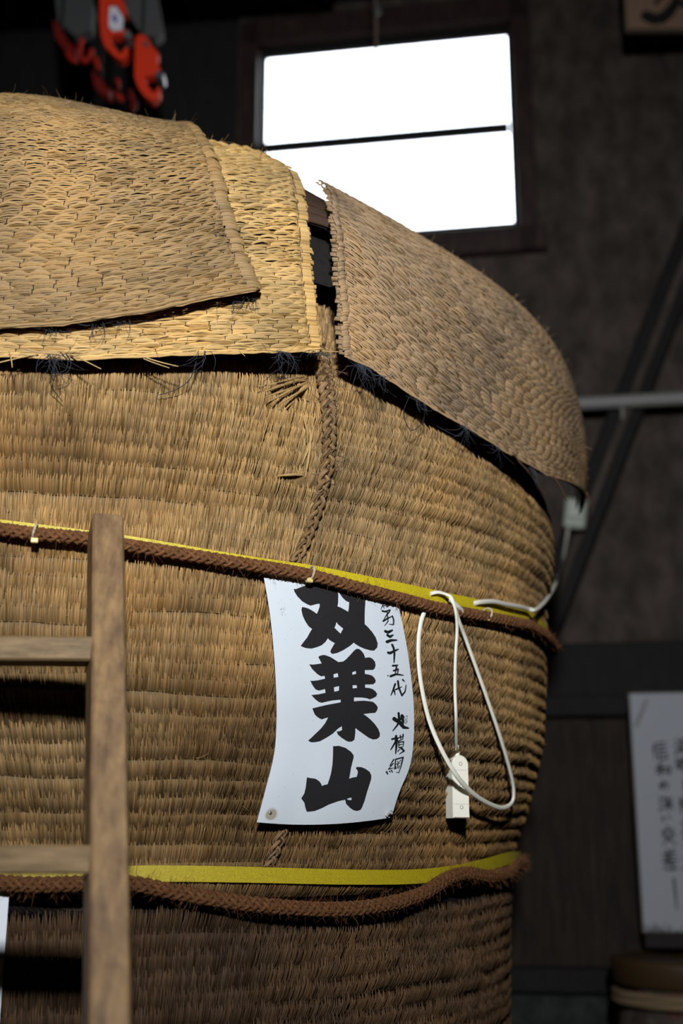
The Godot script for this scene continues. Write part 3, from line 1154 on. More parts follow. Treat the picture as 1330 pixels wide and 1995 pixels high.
func build_mats() -> void:
	for p: Array in [[505, 1760], [522, 1690], [543, 1630], [556, 1400], [562, 1180], [575, 1090], [598, 1040], [622, 960], [637, 880], [640, 780], [644, 700], [646, 620]]:
		var q := hit(p[0], p[1], false, 0.0)
		seam_t.append(Vector2(q.y, q.x))
	seam_t.sort_custom(func(a, b): return a.x < b.x)
	var gold := Color(0.375, 0.236, 0.098)
	var aged := Color(0.235, 0.150, 0.068)
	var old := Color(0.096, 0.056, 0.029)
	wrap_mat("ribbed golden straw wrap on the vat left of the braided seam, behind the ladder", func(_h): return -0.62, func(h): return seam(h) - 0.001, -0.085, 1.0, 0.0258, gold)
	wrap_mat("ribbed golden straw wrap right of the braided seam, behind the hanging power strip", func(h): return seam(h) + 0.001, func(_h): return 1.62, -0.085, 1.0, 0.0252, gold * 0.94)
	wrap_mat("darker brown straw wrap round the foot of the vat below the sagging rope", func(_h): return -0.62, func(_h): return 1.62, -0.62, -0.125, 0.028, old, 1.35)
	# covers
	var flat := func(_phi, _v): return 0.0
	var A := cover_mat("yellow straw cover mat with a straight bound right edge, lying under a second mat",
		[[-160, 702], [0, 690], [150, 697], [300, 690], [480, 683], [622, 681]],
		[[622, 681], [617, 640], [608, 560], [603, 500], [597, 430], [590, 385], [578, 340]], -0.55,
		{"off": 0.0, "pitch": 0.0088, "rows": 92, "cell": 0.038, "gap": 0.405, "crest": [[300, 252], [400, 285], [500, 303], [578, 338]], "fat": 0.0019, "col": Color(0.54, 0.35, 0.135), "bind": 0.019, "raise": 0.0012, "slant": 0.2, "stub": 0.010, "stitch": 0.75, "fuzz": 330, "lift": flat})
	tuft(A, 105, 690, 22, 0.07, 0.7)
	tuft(A, 400, 684, 8, 0.07, 0.5)
	tuft(A, 550, 684, 26, 0.06, 1.3)
	tuft(A, 610, 682, 12, 0.04, 1.0)
	var bl := func(phi, v): return 0.014 * exp(-maxf(v, 0.0) / 0.05) * smoothstep(-0.2, 0.1, phi) 
	var B := cover_mat("topmost straw cover mat at the upper left, its frayed corner lifting off the mat below",
		[[-160, 655], [0, 633], [120, 628], [200, 616], [300, 603], [400, 583], [497, 567]],
		[[497, 567], [480, 515], [462, 460], [445, 405], [432, 355], [418, 315], [400, 280], [385, 262]], -0.55,
		{"off": 0.018, "pitch": 0.0078, "rows": 104, "cell": 0.034, "fat": 0.0016, "col": Color(0.315, 0.202, 0.088), "bind": 0.020, "raise": 0.006, "slant": 1.0, "stub": 0.009, "stitch": 0.55, "fuzz": 420, "lift": bl})
	tuft(B, 95, 630, 14, 0.04, 0.6)
	tuft(B, 190, 622, 20, 0.05, 1.2)
	tuft(B, 230, 612, 18, 0.05, 1.2)
	tuft(B, 440, 575, 24, 0.06, 1.2)
	tuft(B, 485, 570, 18, 0.06, 0.9)
	var C := cover_mat("tan straw cover mat on the right shoulder of the vat, curving down below the window",
		[[668, 690], [690, 698], [720, 713], [790, 760], [850, 798], [920, 838], [985, 880], [1060, 922], [1145, 963]],
		[[668, 690], [664, 640], [660, 560], [656, 500], [650, 440], [645, 400], [641, 372]], 1.3,
		{"off": 0.0, "pitch": 0.0086, "rows": 126, "cell": 0.033, "conv": 0.4, "lean": -1.1, "gap": 0.405, "crest": [[641, 372], [700, 400], [800, 450], [930, 532], [1050, 634], [1120, 755]], "fat": 0.0015, "col": Color(0.325, 0.220, 0.125), "bind": 0.013, "raise": 0.003, "slant": 0.8, "stub": 0.011, "stitch": 0.25, "fuzz": 520, "lift": flat})
	for q: Array in [[705, 710, 30], [740, 730, 14], [815, 780, 14], [905, 830, 20], [965, 868, 10], [1035, 912, 12], [1110, 948, 8]]:
		tuft(C, q[0], q[1], q[2], 0.055, 0.9)
	# straws and threads that hang loose
	var pale := Color(0.46, 0.31, 0.13)
	var inky := Color(0.03, 0.033, 0.04)
	for e: Array in [[[0, 706, 0.06], [30, 699, 0.066], [75, 689, 0.07]], [[138, 690, 0.075], [165, 703, 0.08], [197, 719, 0.08]], [[285, 697, 0.07], [310, 705, 0.075], [347, 714, 0.08]], [[280, 699, 0.07], [300, 707, 0.075], [330, 717, 0.08]], [[560, 676, 0.06], [600, 682, 0.065], [668, 686, 0.1]], [[18, 684, 0.07], [22, 700, 0.075], [24, 716, 0.07]]]:
		hang(A, "loose_straw", e, 0.0014, pale * rng.randf_range(0.8, 1.1), m_straw)
	for e: Array in [[[385, 690, 0.06], [372, 735, 0.05], [345, 758, 0.04], [308, 770, 0.03]], [[402, 688, 0.06], [382, 712, 0.05], [378, 735, 0.045]], [[108, 700, 0.06], [98, 745, 0.05], [108, 765, 0.04], [122, 782, 0.03]], [[120, 688, 0.07], [132, 704, 0.065], [126, 722, 0.06], [100, 728, 0.06]], [[128, 688, 0.07], [138, 706, 0.065], [130, 726, 0.06], [104, 732, 0.06]], [[540, 686, 0.06], [555, 704, 0.06], [530, 728, 0.06], [516, 742, 0.055]], [[560, 686, 0.06], [548, 716, 0.06], [556, 738, 0.055]]]:
		hang(A, "loose_thread", e, 0.0009, inky, m_thread)
	for e: Array in [[[796, 775, 0.10], [786, 806, 0.07], [800, 838, 0.05], [822, 824, 0.05], [826, 800, 0.07], [812, 778, 0.10]], [[722, 735, 0.08], [730, 775, 0.06], [736, 810, 0.04]], [[905, 830, 0.09], [893, 850, 0.07], [850, 830, 0.06]], [[908, 838, 0.09], [900, 860, 0.06], [892, 885, 0.05]], [[690, 706, 0.09], [705, 725, 0.08], [735, 712, 0.08]], [[700, 710, 0.09], [690, 740, 0.07], [684, 760, 0.05]]]:
		hang(C, "loose_thread", e, 0.0009, inky, m_thread)
	for e: Array in [[[1000, 885, 0.08], [1025, 915, 0.07], [1062, 964, 0.06]], [[1076, 925, 0.09], [1092, 950, 0.09], [1104, 975, 0.09]], [[1143, 960, 0.12], [1150, 980, 0.12], [1155, 998, 0.12]], [[998, 880, 0.08], [1012, 902, 0.07], [1030, 920, 0.07]]]:
		hang(C, "loose_straw", e, 0.0014, Color(0.22, 0.12, 0.06), m_straw)
	# added strip for the underside of a folded cover, its shade in the brown
	var D := thing("straw_mat", "straw strip added for a folded cover underside at the top of the gap, coloured as shaded", "straw mat", Transform3D(Basis.IDENTITY, cover_p(0.35, 1.0, 0.0)))
	var db := Buf.new()
	var sd := prof_at(hit(618, 424, true, -0.026).y, 2)[0] as float
	var dtop := prof_at(hit(618, 374, true, -0.026).y, 2)[0] as float + 0.03
	for k in int((dtop - sd) / 0.009):
		var b := Buf.new()
		for m in 3:
			var P := PackedVector3Array()
			var Nn := PackedVector3Array()
			var W := PackedFloat32Array()
			for i in 24:
				var phi := lerpf(0.02, 0.62, i / 23.0)
				var s := sd + k * 0.009 + m * 0.003
				P.push_back(cover_p(phi, s, -0.026 + 0.0015 * noise_b.get_noise_2d(i * 9.0, k * 30.0 + m * 8.0)))
				Nn.push_back(cover_n(phi, prof_at(s, 0)))
				W.push_back(0.0017)
			var c := straw_col(Color(0.06, 0.036, 0.025), P[3], 0.2)  # dark brown carries the shade of the underside
			b.straw(P, Nn, W, c, c)
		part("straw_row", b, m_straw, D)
	for j in 41:
		for i in 25:
			var phi := lerpf(0.02, 0.62, i / 24.0)
			var s := lerpf(sd, dtop, j / 40.0)
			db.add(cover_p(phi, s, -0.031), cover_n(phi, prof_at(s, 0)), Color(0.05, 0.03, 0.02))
			if i > 0 and j > 0:
				var q := j * 25 + i
				db.tri(q - 26, q - 1, q - 25); db.tri(q - 25, q - 1, q)
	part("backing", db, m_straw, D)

# ------------------------------------------------------------------ braid, ropes, straps, ties
func build_bindings() -> void:
	# braid down the seam
	var path := resample(on_body([[612, 672, 0.035], [622, 705, 0.03], [634, 770, 0.024], [638, 840, 0.02], [636, 890, 0.018], [628, 935, 0.016], [618, 980, 0.014], [605, 1020, 0.012], [596, 1045, 0.012], [582, 1075, 0.012], [568, 1100, 0.012]], 0.02), 0.003)
	var B := thing("straw_braid", "plaited straw braid closing the seam of the wrap below the gap", "braid", Transform3D(Basis.IDENTITY, path[0]))
	for k in 3:
		for m in 1:
			var b := Buf.new()
			for st in 7:
				var P := PackedVector3Array()
				var N := PackedVector3Array()
				var W := PackedFloat32Array()
				var oa := TAU * st / 7.0
				for i in path.size():
					var f := float(i) / path.size()
					var a := i * 0.003 / 0.055 * TAU + k * TAU / 3.0
					var nn := Vector3(path[i].x - AX.x, 0, path[i].z - AX.y).normalized()
					var t: Vector3 = (path[mini(i + 1, path.size() - 1)] - path[maxi(i - 1, 0)]).normalized()
					var sd := t.cross(nn).normalized()
					var size := lerpf(1.15, 0.6, f)
					var ro := nn * cos(oa + i * 0.12) + sd * sin(oa + i * 0.12)
					P.push_back(path[i] + sd * (0.0095 * size * sin(a)) + nn * (0.005 * size * sin(2.0 * a) + 0.006) + ro * 0.0042 * size)
					N.push_back(ro)
					W.push_back(0.0021 * size)
				var c := straw_col(Color(0.27, 0.165, 0.075), Vector3(st, k, 0), 0.3)
				b.straw(P, N, W, c, c * 0.75)
			part("plait", b, m_straw, B)
	# loose upright straws above the braid, in the gap
	var up := Buf.new()
	for k in 90:
		var px := rng.randf_range(612, 662)
		var py := rng.randf_range(590, 690)
		var q := hit(px, py, false, 0.02)
		var p := body_p(q.x, q.y, rng.randf_range(0.012, 0.03))
		fibre(up, p, (Vector3.DOWN + body_n(q.x) * 0.03 + Vector3(rng.randf_range(-0.12, 0.12), 0, 0)).normalized(), body_n(q.x), rng.randf_range(0.05, 0.12), rng.randf_range(0.0008, 0.0016), straw_col(Color(0.25, 0.16, 0.075), p, 0.4), 0.05)
	part("upright_straws", up, m_straw, B, "", "stuff")
	# a fan of straws poking out left of the braid's head
	for e: Array in [[600, 735, 512, 765], [600, 740, 500, 755], [602, 742, 520, 785], [598, 748, 512, 776], [606, 750, 540, 790], [604, 744, 556, 800], [596, 732, 536, 748], [612, 830, 598, 900], [606, 838, 604, 925], [600, 862, 598, 800], [590, 925, 548, 922]]:
		var q := hit(e[0], e[1], false, 0.02)
		var z := hit(e[2], e[3], false, 0.035)
		var a := body_p(q.x, q.y, 0.018)
		var c := body_p(z.x, z.y, 0.04 if e[3] < 795 else 0.018)
		var b := Buf.new()
		b.straw(PackedVector3Array([a, a.lerp(c, 0.35) + body_n(q.x) * 0.006, a.lerp(c, 0.7) + body_n(q.x) * 0.004, c]), PackedVector3Array([body_n(q.x), body_n(q.x), body_n(q.x), body_n(q.x)]), PackedFloat32Array([0.0016, 0.0022, 0.002, 0.0006]), Color(0.35, 0.22, 0.09) * rng.randf_range(0.7, 1.2), Color(0.46, 0.3, 0.12))
		part("loose_straw", b, m_straw, B)
	var fz := Buf.new()
	for k in 130:
		var p := path[int(rng.randf() * rng.randf() * (path.size() - 1))]
		var nn := Vector3(p.x - AX.x, 0, p.z - AX.y).normalized()
		fibre(fz, p + nn * 0.012, (Vector3(rng.randf_range(-1, 1), rng.randf_range(-1, 0.6), 0) + nn * 0.3).normalized(), nn, rng.randf_range(0.012, 0.05), rng.randf_range(0.0003, 0.0007), straw_col(Color(0.16, 0.11, 0.07), p, 0.5), 0.7)
	part("fibres", fz, m_straw, B, "", "stuff")
	# stump of the braid under the poster
	var p2 := resample(on_body([[552, 1590, 0.01], [545, 1625, 0.014], [536, 1650, 0.014], [524, 1678, 0.013], [520, 1690, 0.01]], 0.012), 0.003)
	var B2 := thing("straw_braid", "short dark stump of straw braid showing below the poster's lower left corner", "braid", Transform3D(Basis.IDENTITY, p2[0]))
	for k in 3:
		var b := Buf.new()
		for st in 5:
			var P := PackedVector3Array()
			var N := PackedVector3Array()
			var W := PackedFloat32Array()
			var oa := TAU * st / 5.0
			for i in p2.size():
				var a := i * 0.003 / 0.05 * TAU + k * TAU / 3.0
				var nn := Vector3(p2[i].x - AX.x, 0, p2[i].z - AX.y).normalized()
				var sd := Vector3.UP.cross(nn).normalized()
				var ro := nn * cos(oa) + sd * sin(oa)
				P.push_back(p2[i] + sd * (0.007 * sin(a)) + nn * (0.003 * sin(2.0 * a) + 0.004) + ro * 0.0035)
				N.push_back(ro)
				W.push_back(0.0018)
			var c := straw_col(Color(0.17, 0.105, 0.055), Vector3(st, k, 7), 0.3)
			b.straw(P, N, W, c, c)
		part("plait", b, m_straw, B2)
	# ropes
	var coir := Color(0.135, 0.060, 0.026)
	var up_px := [[-160, 1012], [0, 1031], [68, 1040], [165, 1049], [245, 1062], [400, 1087], [520, 1106], [600, 1120], [700, 1146], [780, 1166], [850, 1184], [920, 1197], [990, 1210], [1030, 1218]]
	var ur := on_body(up_px, 0.034)
	var lastp := ur[ur.size() - 1]
	for k in 8:
		var ph := wrapf(atan2(lastp.x - AX.x, lastp.z - AX.y) - PHI0, -PI, PI) + 0.04 * (k + 1)
		ur.push_back(body_p(ph, lastp.y - EYE.y, 0.034))
	rope("upper brown braided rope tied round the vat across the poster's top", ur, 0.0105, coir * 1.1, 8, 0.055, 700)
	var low_px := [[-160, 1712, 0.035], [0, 1721, 0.035], [80, 1724, 0.035], [165, 1722, 0.035], [255, 1722, 0.036], [330, 1736, 0.04], [420, 1752, 0.045], [520, 1765, 0.05], [640, 1772, 0.05], [740, 1764, 0.05], [820, 1742, 0.045], [870, 1712, 0.036], [910, 1702, 0.03], [950, 1708, 0.03], [990, 1700, 0.03], [1004, 1685, 0.03]]
	var lr := on_body(low_px, 0.035)
	lastp = lr[lr.size() - 1]
	for k in 8:
		var ph := wrapf(atan2(lastp.x - AX.x, lastp.z - AX.y) - PHI0, -PI, PI) + 0.04 * (k + 1)
		lr.push_back(body_p(ph, lastp.y - EYE.y, 0.028))
	rope("lower thick brown coir rope sagging round the vat under the poster", lr, 0.0118, coir * 0.75, 8, 0.055, 2200)
	var thin := []
	for k in 40:
		thin.append(body_p(lerpf(-0.6, 1.55, k / 39.0), -0.105 + 0.006 * sin(k * 0.9), 0.008))
	rope("thin black rope added as the dark gap between the upper and lower straw wraps", PackedVector3Array(thin), 0.0065, Color(0.008, 0.0065, 0.006), 3, 0.03, 260)  # black rope stands in for the dark gap between the wraps
	# yellow straps
	var m_y := StandardMaterial3D.new()
	var im := Image.create(512, 64, false, Image.FORMAT_RGB8)
	for y in 64:
		for x in 512:
			var nz := noise.get_noise_2d(x * 0.9, y * 1.4) * 0.20 + noise_b.get_noise_2d(x * 6.0, y * 9.0) * 0.14
			var weave := 0.04 * sin((x + y) * 1.5)
			var dirt := clampf(noise_b.get_noise_2d(x * 2.2 + 300, y * 3.0) * 3.2 - 0.5, 0.0, 0.75)
			var k := 1.0 + nz + weave
			im.set_pixel(x, y, Color(0.84 * k, 0.76 * k, 0.11 * k).lerp(Color(0.36, 0.26, 0.10), dirt))
	im.generate_mipmaps()
	m_y.albedo_texture = ImageTexture.create_from_image(im)
	m_y.roughness = 0.55
	strap("upper yellow webbing strap behind the brown rope at the poster's top", [[-160, 1006], [0, 1025], [245, 1056], [400, 1082], [520, 1101], [600, 1112], [660, 1123], [740, 1139], [800, 1151], [860, 1164], [920, 1176], [970, 1187], [1028, 1198]], 0.021, 0.0225, m_y)
	var m_y2 := m_y.duplicate() as StandardMaterial3D
	m_y2.albedo_color = Color(0.84, 0.84, 0.84)
	strap("lower yellow webbing strap above the sagging rope", [[-160, 1716], [0, 1714], [165, 1712], [255, 1703], [340, 1702], [425, 1703], [520, 1705], [640, 1708], [740, 1709], [800, 1708], [850, 1704], [900, 1696], [950, 1684], [990, 1672]], 0.0245, 0.0235, m_y2)
	zip_tie("pale zip tie round the upper rope left of the ladder", 68, 1036, 68, 1054, 0.0120, 0.034)
	zip_tie("pale zip tie round the upper rope above the poster", 605, 1117, 600, 1131, 0.0120, 0.034)
	zip_tie("small zip tie round the upper rope right of the hanging cord", 948, 1196, 946, 1206, 0.0112, 0.034)
	# nail in the strap
	var q := hit(425, 1712, false, 0.018)
	var c := body_p(q.x, q.y, 0.0)
	nail("round steel nail head in the lower yellow strap", c, body_n(q.x), 0.02, 0.0042)

func nail(label: String, c: Vector3, nn: Vector3, reach: float, r: float) -> void:
	var node := thing("nail", label, "nail", Transform3D(Basis.IDENTITY, c))
	var tx := Vector3.UP.cross(nn).normalized()
	var x := Transform3D(Basis(tx, nn, tx.cross(nn)), c)
	var m := mat(Color(0.35, 0.35, 0.36), 0.35)
	m.metallic = 0.8
	var b := Buf.new()
	b.lathe(x, [Vector2(0.0012, -0.01), Vector2(0.0012, reach)], 8, Color.WHITE)
	part("shank", b, m, node)
	var h := Buf.new()
	h.lathe(x, [Vector2(0.001, reach - 0.001), Vector2(r, reach), Vector2(r * 0.95, reach + 0.001), Vector2(r * 0.5, reach + 0.0018), Vector2(0.0, reach + 0.002)], 14, Color.WHITE)
	part("head", h, m, node)

# ------------------------------------------------------------------ posters
func build_posters() -> void:
	add_glyphs()
	var w := 1024
	var h := 1792
	var paper := Color(0.825, 0.85, 0.88)
	var black := Color(0.155, 0.152, 0.16)
	var d := blank(w, h, paper)
	for k in 130:
		disc(d, w, h, Vector2(rng.randf() * w, rng.randf() * h), rng.randf_range(0.8, 2.6), Color(0.42, 0.36, 0.32, 0.6))
	for k in 30:
		disc(d, w, h, Vector2(rng.randfn(105, 14), rng.randfn(262, 22)), rng.randf_range(1.0, 4.0), Color(0.55, 0.43, 0.36, 0.5))
	# rust ring round the nail
	for k in 26:
		disc(d, w, h, Vector2(91, 1713), 52 - k * 1.4, Color(0.58, 0.5, 0.36, 0.03))
	for k in 60:
		disc(d, w, h, Vector2(91, 1713) + Vector2.from_angle(k * TAU / 60.0) * 32, 8, Color(0.5, 0.42, 0.26, 0.07))
	for g: PackedStringArray in ink:
		var ps := []
		for s in g: ps.append(points(s, w / 1000.0, h / 1000.0))
		fill_poly(d, w, h, ps, black)
	for s: Array in brush:
		stroke(d, w, h, points(s[0], w / 1000.0, h / 1000.0), s[1] * 0.62 * w / 1000.0, Color(0.1, 0.12, 0.13))
	for k in 40:
		disc(d, w, h, Vector2(rng.randf_range(950, 975), rng.randf_range(1000, 1055)), rng.randf_range(1.0, 3.5), Color(0.15, 0.15, 0.16, 0.7))
	for k in 70:
		disc(d, w, h, Vector2(rng.randf_range(280, 800), rng.randf_range(200, 1650)), rng.randf_range(0.8, 1.8), Color(0.6, 0.6, 0.62, 0.45))
	var front := printed(d, w, h, 0.42)
	var Lx := [Vector3(0, 512.3, 1116.5), Vector3(0.156, 525.0, 1192.0), Vector3(0.318, 533.4, 1271.0), Vector3(0.501, 538.4, 1361.0), Vector3(0.643, 537.6, 1431.0), Vector3(0.742, 532.0, 1479.0), Vector3(0.871, 516.5, 1540.5), Vector3(1, 500.2, 1601.8)]
	var Rx := [Vector3(0, 770.6, 1133.4), Vector3(0.065, 771.5, 1164.0), Vector3(0.094, 774.9, 1176.9), Vector3(0.201, 786.0, 1226.0), Vector3(0.347, 797.3, 1293.4), Vector3(0.521, 805.7, 1374.9), Vector3(0.671, 805.2, 1445.0), Vector3(0.78, 797.3, 1495.6), Vector3(0.89, 777.7, 1543.3), Vector3(1, 762.2, 1592.5)]
	var rows := []
	for j in 49:
		var v := j / 48.0
		var l := edge_at(Lx, v)
		var r := edge_at(Rx, v)
		var row := PackedVector3Array()
		for i in 25:
			var u := i / 24.0
			var p := l.lerp(r, u) + Vector2(0, 36.0 * u * (1 - u) * v)
			var base := 0.021
			var off := base + 0.006 * sin(PI * v) + 0.020 * smoothstep(0.55, 1.0, v) * (1.0 - 0.35 * u) + 0.006 * smoothstep(0.3, 0.0, u) * v
			var q := hit(p.x, p.y, false, off)
			row.push_back(body_p(q.x, q.y, off))
		rows.append(row)
	var N := thing("poster", "white laminated poster with large black brush characters hung from the upper rope", "poster", Transform3D(Basis.IDENTITY, rows[24][12]))
	sheet(rows, Vector3(0, 0, 0.0012), N, "sheet", front, mat(Color(0.8, 0.8, 0.8), 0.5))
	var e: Vector3 = rows[46][3]
	var q1 := hit(529, 1583, false, 0.05)
	nail("steel nail with a rust ring at the poster's lower left corner", body_p(q1.x, q1.y, 0.0), body_n(q1.x), (e - body_p(q1.x, q1.y, 0.0)).dot(body_n(q1.x)) + 0.0015, 0.0036)
	# push pin
	var q2 := hit(757, 1581, false, 0.0)
	var c2 := body_p(q2.x, q2.y, 0.0)
	var e2: Vector3 = rows[47][23]
	var n2 := (body_n(q2.x) + Vector3(0.25, 0.55, 0)).normalized()
	var tx := Vector3.UP.cross(n2).normalized()
	var pin := thing("push_pin", "clear push pin in the poster's lower right corner", "push pin", Transform3D(Basis.IDENTITY, c2))
	var pb := Buf.new()
	pb.lathe(Transform3D(Basis(tx, n2, tx.cross(n2)), e2 - body_n(q2.x) * 0.001), [Vector2(0.0008, -0.012), Vector2(0.0008, 0.0), Vector2(0.0045, 0.0005), Vector2(0.0042, 0.002), Vector2(0.0026, 0.003), Vector2(0.0026, 0.009), Vector2(0.0042, 0.0105), Vector2(0.0042, 0.012), Vector2(0.0, 0.0125)], 14, Color(0.35, 0.36, 0.37))
	part("pin", pb, mat(Color.WHITE, 0.2, 0.6), pin)
	# second poster at the left edge of the frame
	var rows2 := []
	for j in 21:
		var v := j / 20.0
		var row := PackedVector3Array()
		for i in 13:
			var u := i / 12.0
			var px := lerpf(-260, lerpf(21, -4, v), u)
			var q := hit(px, lerpf(1700, 2060, v), false, 0.02)
			row.push_back(body_p(q.x, q.y, 0.022 + 0.008 * v))
		rows2.append(row)
	var N2 := thing("poster", "plain white poster edge tucked behind the lower rope left of the ladder", "poster", Transform3D(Basis.IDENTITY, rows2[10][6]))
	sheet(rows2, Vector3(0, 0, 0.0012), N2, "sheet", mat(Color(0.72, 0.76, 0.82), 0.42), mat(Color(0.8, 0.8, 0.8), 0.5))

func edge_at(t: Array, v: float) -> Vector2:
	for i in range(1, t.size()):
		if v <= t[i].x or i == t.size() - 1:
			var f: float = (v - t[i - 1].x) / (t[i].x - t[i - 1].x)
			var a: Vector3 = t[maxi(i - 2, 0)]
			var b: Vector3 = t[i - 1]
			var c: Vector3 = t[i]
			var e: Vector3 = t[mini(i + 1, t.size() - 1)]
			return Vector2(cubic_interpolate(b.y, c.y, a.y, e.y, f), cubic_interpolate(b.z, c.z, a.z, e.z, f))
	return Vector2.ZERO

# ------------------------------------------------------------------ extension cord
func build_cord() -> void:
	var plastic := mat(Color.WHITE, 0.4, 0.5)
	var ivory := Color(0.88, 0.85, 0.73)
	var q := hit(891, 1535, false, 0.03)
	var c := body_p(q.x, q.y, 0.036)
	var N := thing("power_strip", "ivory power strip hanging by its looped cord right of the poster", "power strip", Transform3D(Basis.IDENTITY, c))
	var top := at(890, 1472, -c.z)
	var bot := at(890, 1594, -c.z)
	var hgt := top.y - bot.y
	# turned so that its left flank shows
	var yaw := -0.10
	var ang := 0.42
	var zz := Vector3(sin(ang), 0, cos(ang))
	var xx := Vector3(cos(ang), 0, -sin(ang))
	var wd := 0.034
	var dp := 0.030
	var ctr := Vector3((top.x + bot.x) / 2 + 0.0, (top.y + bot.y) / 2, c.z)
	# body: extruded outline with a rounded top and a bevelled face
	var outline := []
	for k in 13:
		var a := PI - PI * k / 12.0
		outline.append(Vector2(cos(a) * wd / 2, hgt / 2 - 0.017 + sin(a) * 0.017))
	outline.append(Vector2(wd / 2, -hgt / 2))
	outline.append(Vector2(-wd / 2, -hgt / 2))
	var b := Buf.new()
	var rings := [[-dp / 2, 0.94], [-dp / 2 + 0.002, 1.0], [dp / 2 - 0.0025, 1.0], [dp / 2, 0.91]]
	for k in 3:
		for i in outline.size():
			var i2 := (i + 1) % outline.size()
			var quad := []
			for e: Array in [[i, k], [i2, k], [i2, k + 1], [i, k + 1]]:
				var o: Vector2 = outline[e[0]]
				var sc: float = rings[e[1]][1]
				var o2 := Vector2(o.x * sc, o.y - signf(o.y) * (1.0 - sc) * wd * 0.5)
				quad.append(ctr + xx * o2.x + Vector3.UP * o2.y + zz * (rings[e[1]][0] as float))
			b.face(quad[0], quad[1], quad[2], ctr, ivory); b.face(quad[0], quad[2], quad[3], ctr, ivory)
	for side in [0, 3]:
		var loop := []
		for o: Vector2 in outline:
			var sc: float = rings[side][1]
			loop.append(ctr + xx * (o.x * sc) + Vector3.UP * (o.y - signf(o.y) * (1.0 - sc) * wd * 0.5) + zz * (rings[side][0] as float))
		for i in range(1, loop.size() - 1):
			b.face(loop[0], loop[i], loop[i + 1], ctr, ivory)
	part("body", b, plastic, N)
	# seams across the face, and the three screw wells
	for y: float in [0.26, -0.02, -0.28]:
		var s := Buf.new()
		s.box(Transform3D(Basis(xx, Vector3.UP, zz), ctr + Vector3.UP * hgt * y + zz * (dp / 2 + 0.0001)), Vector3(wd * 0.84, 0.0006, 0.0006), 0.0, Color(0.5, 0.48, 0.42))
		part("groove", s, plastic, N)
	for y: float in [0.36, 0.0, -0.33]:
		var s := Buf.new()
		s.lathe(Transform3D(Basis(xx, zz, -Vector3.UP), ctr + Vector3.UP * hgt * y + zz * (dp / 2 - 0.001)), [Vector2(0.0034, 0.0), Vector2(0.0034, 0.0014), Vector2(0.0024, 0.0014), Vector2(0.0022, 0.0008), Vector2(0.0, 0.0008)], 14, Color(0.26, 0.27, 0.26))
		part("screw_well", s, mat(Color.WHITE, 0.4), N, "dark round screw well")
	# outlet slots in the right flank
	for y: float in [0.22, -0.05, -0.3]:
		for z: float in [-0.006, 0.006]:
			var s := Buf.new()
			s.box(Transform3D(Basis(xx, Vector3.UP, zz), ctr + xx * (wd / 2) + Vector3.UP * hgt * y + zz * z), Vector3(0.001, 0.008, 0.002), 0.0, Color(0.02, 0.02, 0.02))
			part("outlet_slot", s, plastic, N)
	# ribbed boot
	var neck := ctr + Vector3.UP * (hgt / 2)
	var bt := Buf.new()
	var pr := [Vector2(0.0062, -0.004)]
	for k in 5:
		var y := 0.001 + k * 0.0038
		var r := 0.0066 - k * 0.0003
		pr.append_array([Vector2(r, y), Vector2(r, y + 0.0024), Vector2(r - 0.0014, y + 0.0026), Vector2(r - 0.0014, y + 0.0036)])
	bt.lathe(Transform3D(Basis.IDENTITY, neck), pr, 16, ivory)
	part("boot", bt, plastic, N)
	# cord: up from the strip, over the rope, down round the loop and off to the right
	var seq := [[888, 1400, 0.038], [886, 1340, 0.036], [887, 1280, 0.036], [890, 1230, 0.038], [888, 1195, 0.044], [880, 1166, 0.043]]
	var P := PackedVector3Array([neck + Vector3.UP * 0.012])
	P.append_array(on_body(seq, 0.03, 1))
	P.append_array(on_body([[868, 1158, 0.034], [852, 1154, 0.028], [838, 1157, 0.024]], 0.03, 1))
	cord_piece(N, P, ivory)
	P = on_body([[828, 1188, 0.028], [820, 1212, 0.026], [815, 1250, 0.025], [816, 1300, 0.026], [824, 1355, 0.028], [838, 1410, 0.034], [862, 1465, 0.052], [890, 1512, 0.064], [920, 1545, 0.062], [950, 1565, 0.055], [978, 1574, 0.05], [997, 1563, 0.047], [1000, 1535, 0.044], [990, 1490, 0.04], [972, 1430, 0.035], [950, 1365, 0.032], [925, 1295, 0.031], [905, 1240, 0.032], [893, 1208, 0.040], [884, 1178, 0.044], [876, 1164, 0.040]], 0.03, 1)
	cord_piece(N, P, ivory)
	P = on_body([[876, 1168, 0.040], [890, 1180, 0.043], [900, 1190, 0.042], [903, 1199, 0.036]], 0.03, 1)
	cord_piece(N, P, ivory * 0.7)
	P = on_body([[922, 1176, 0.022], [936, 1173, 0.03], [960, 1172, 0.034], [985, 1177, 0.034], [1012, 1182, 0.034], [1030, 1187, 0.034]], 0.03, 1)
	var d0 := -P[P.size() - 1].z
	for e: Array in [[1040, 1188, 0.0], [1050, 1183, 0.03], [1066, 1165, 0.14], [1083, 1134, 0.4], [1095, 1096, 0.7], [1102, 1060, 0.93], [1107, 1026, 1.0]]:
		P.push_back(at(e[0], e[1], lerpf(d0, 4.28, e[2])))
	cord_piece(N, P, ivory * 0.75)

func cord_piece(node: Node3D, P: PackedVector3Array, col: Color) -> void:
	var s := smooth(P, 8)
	var b := Buf.new()
	var up := Vector3(P[0].x - AX.x, 0, P[0].z - AX.y).normalized()
	b.tube(s, 0.0047, 10, col, up, 0.6)
	part("cord", b, mat(Color.WHITE, 0.45), node)

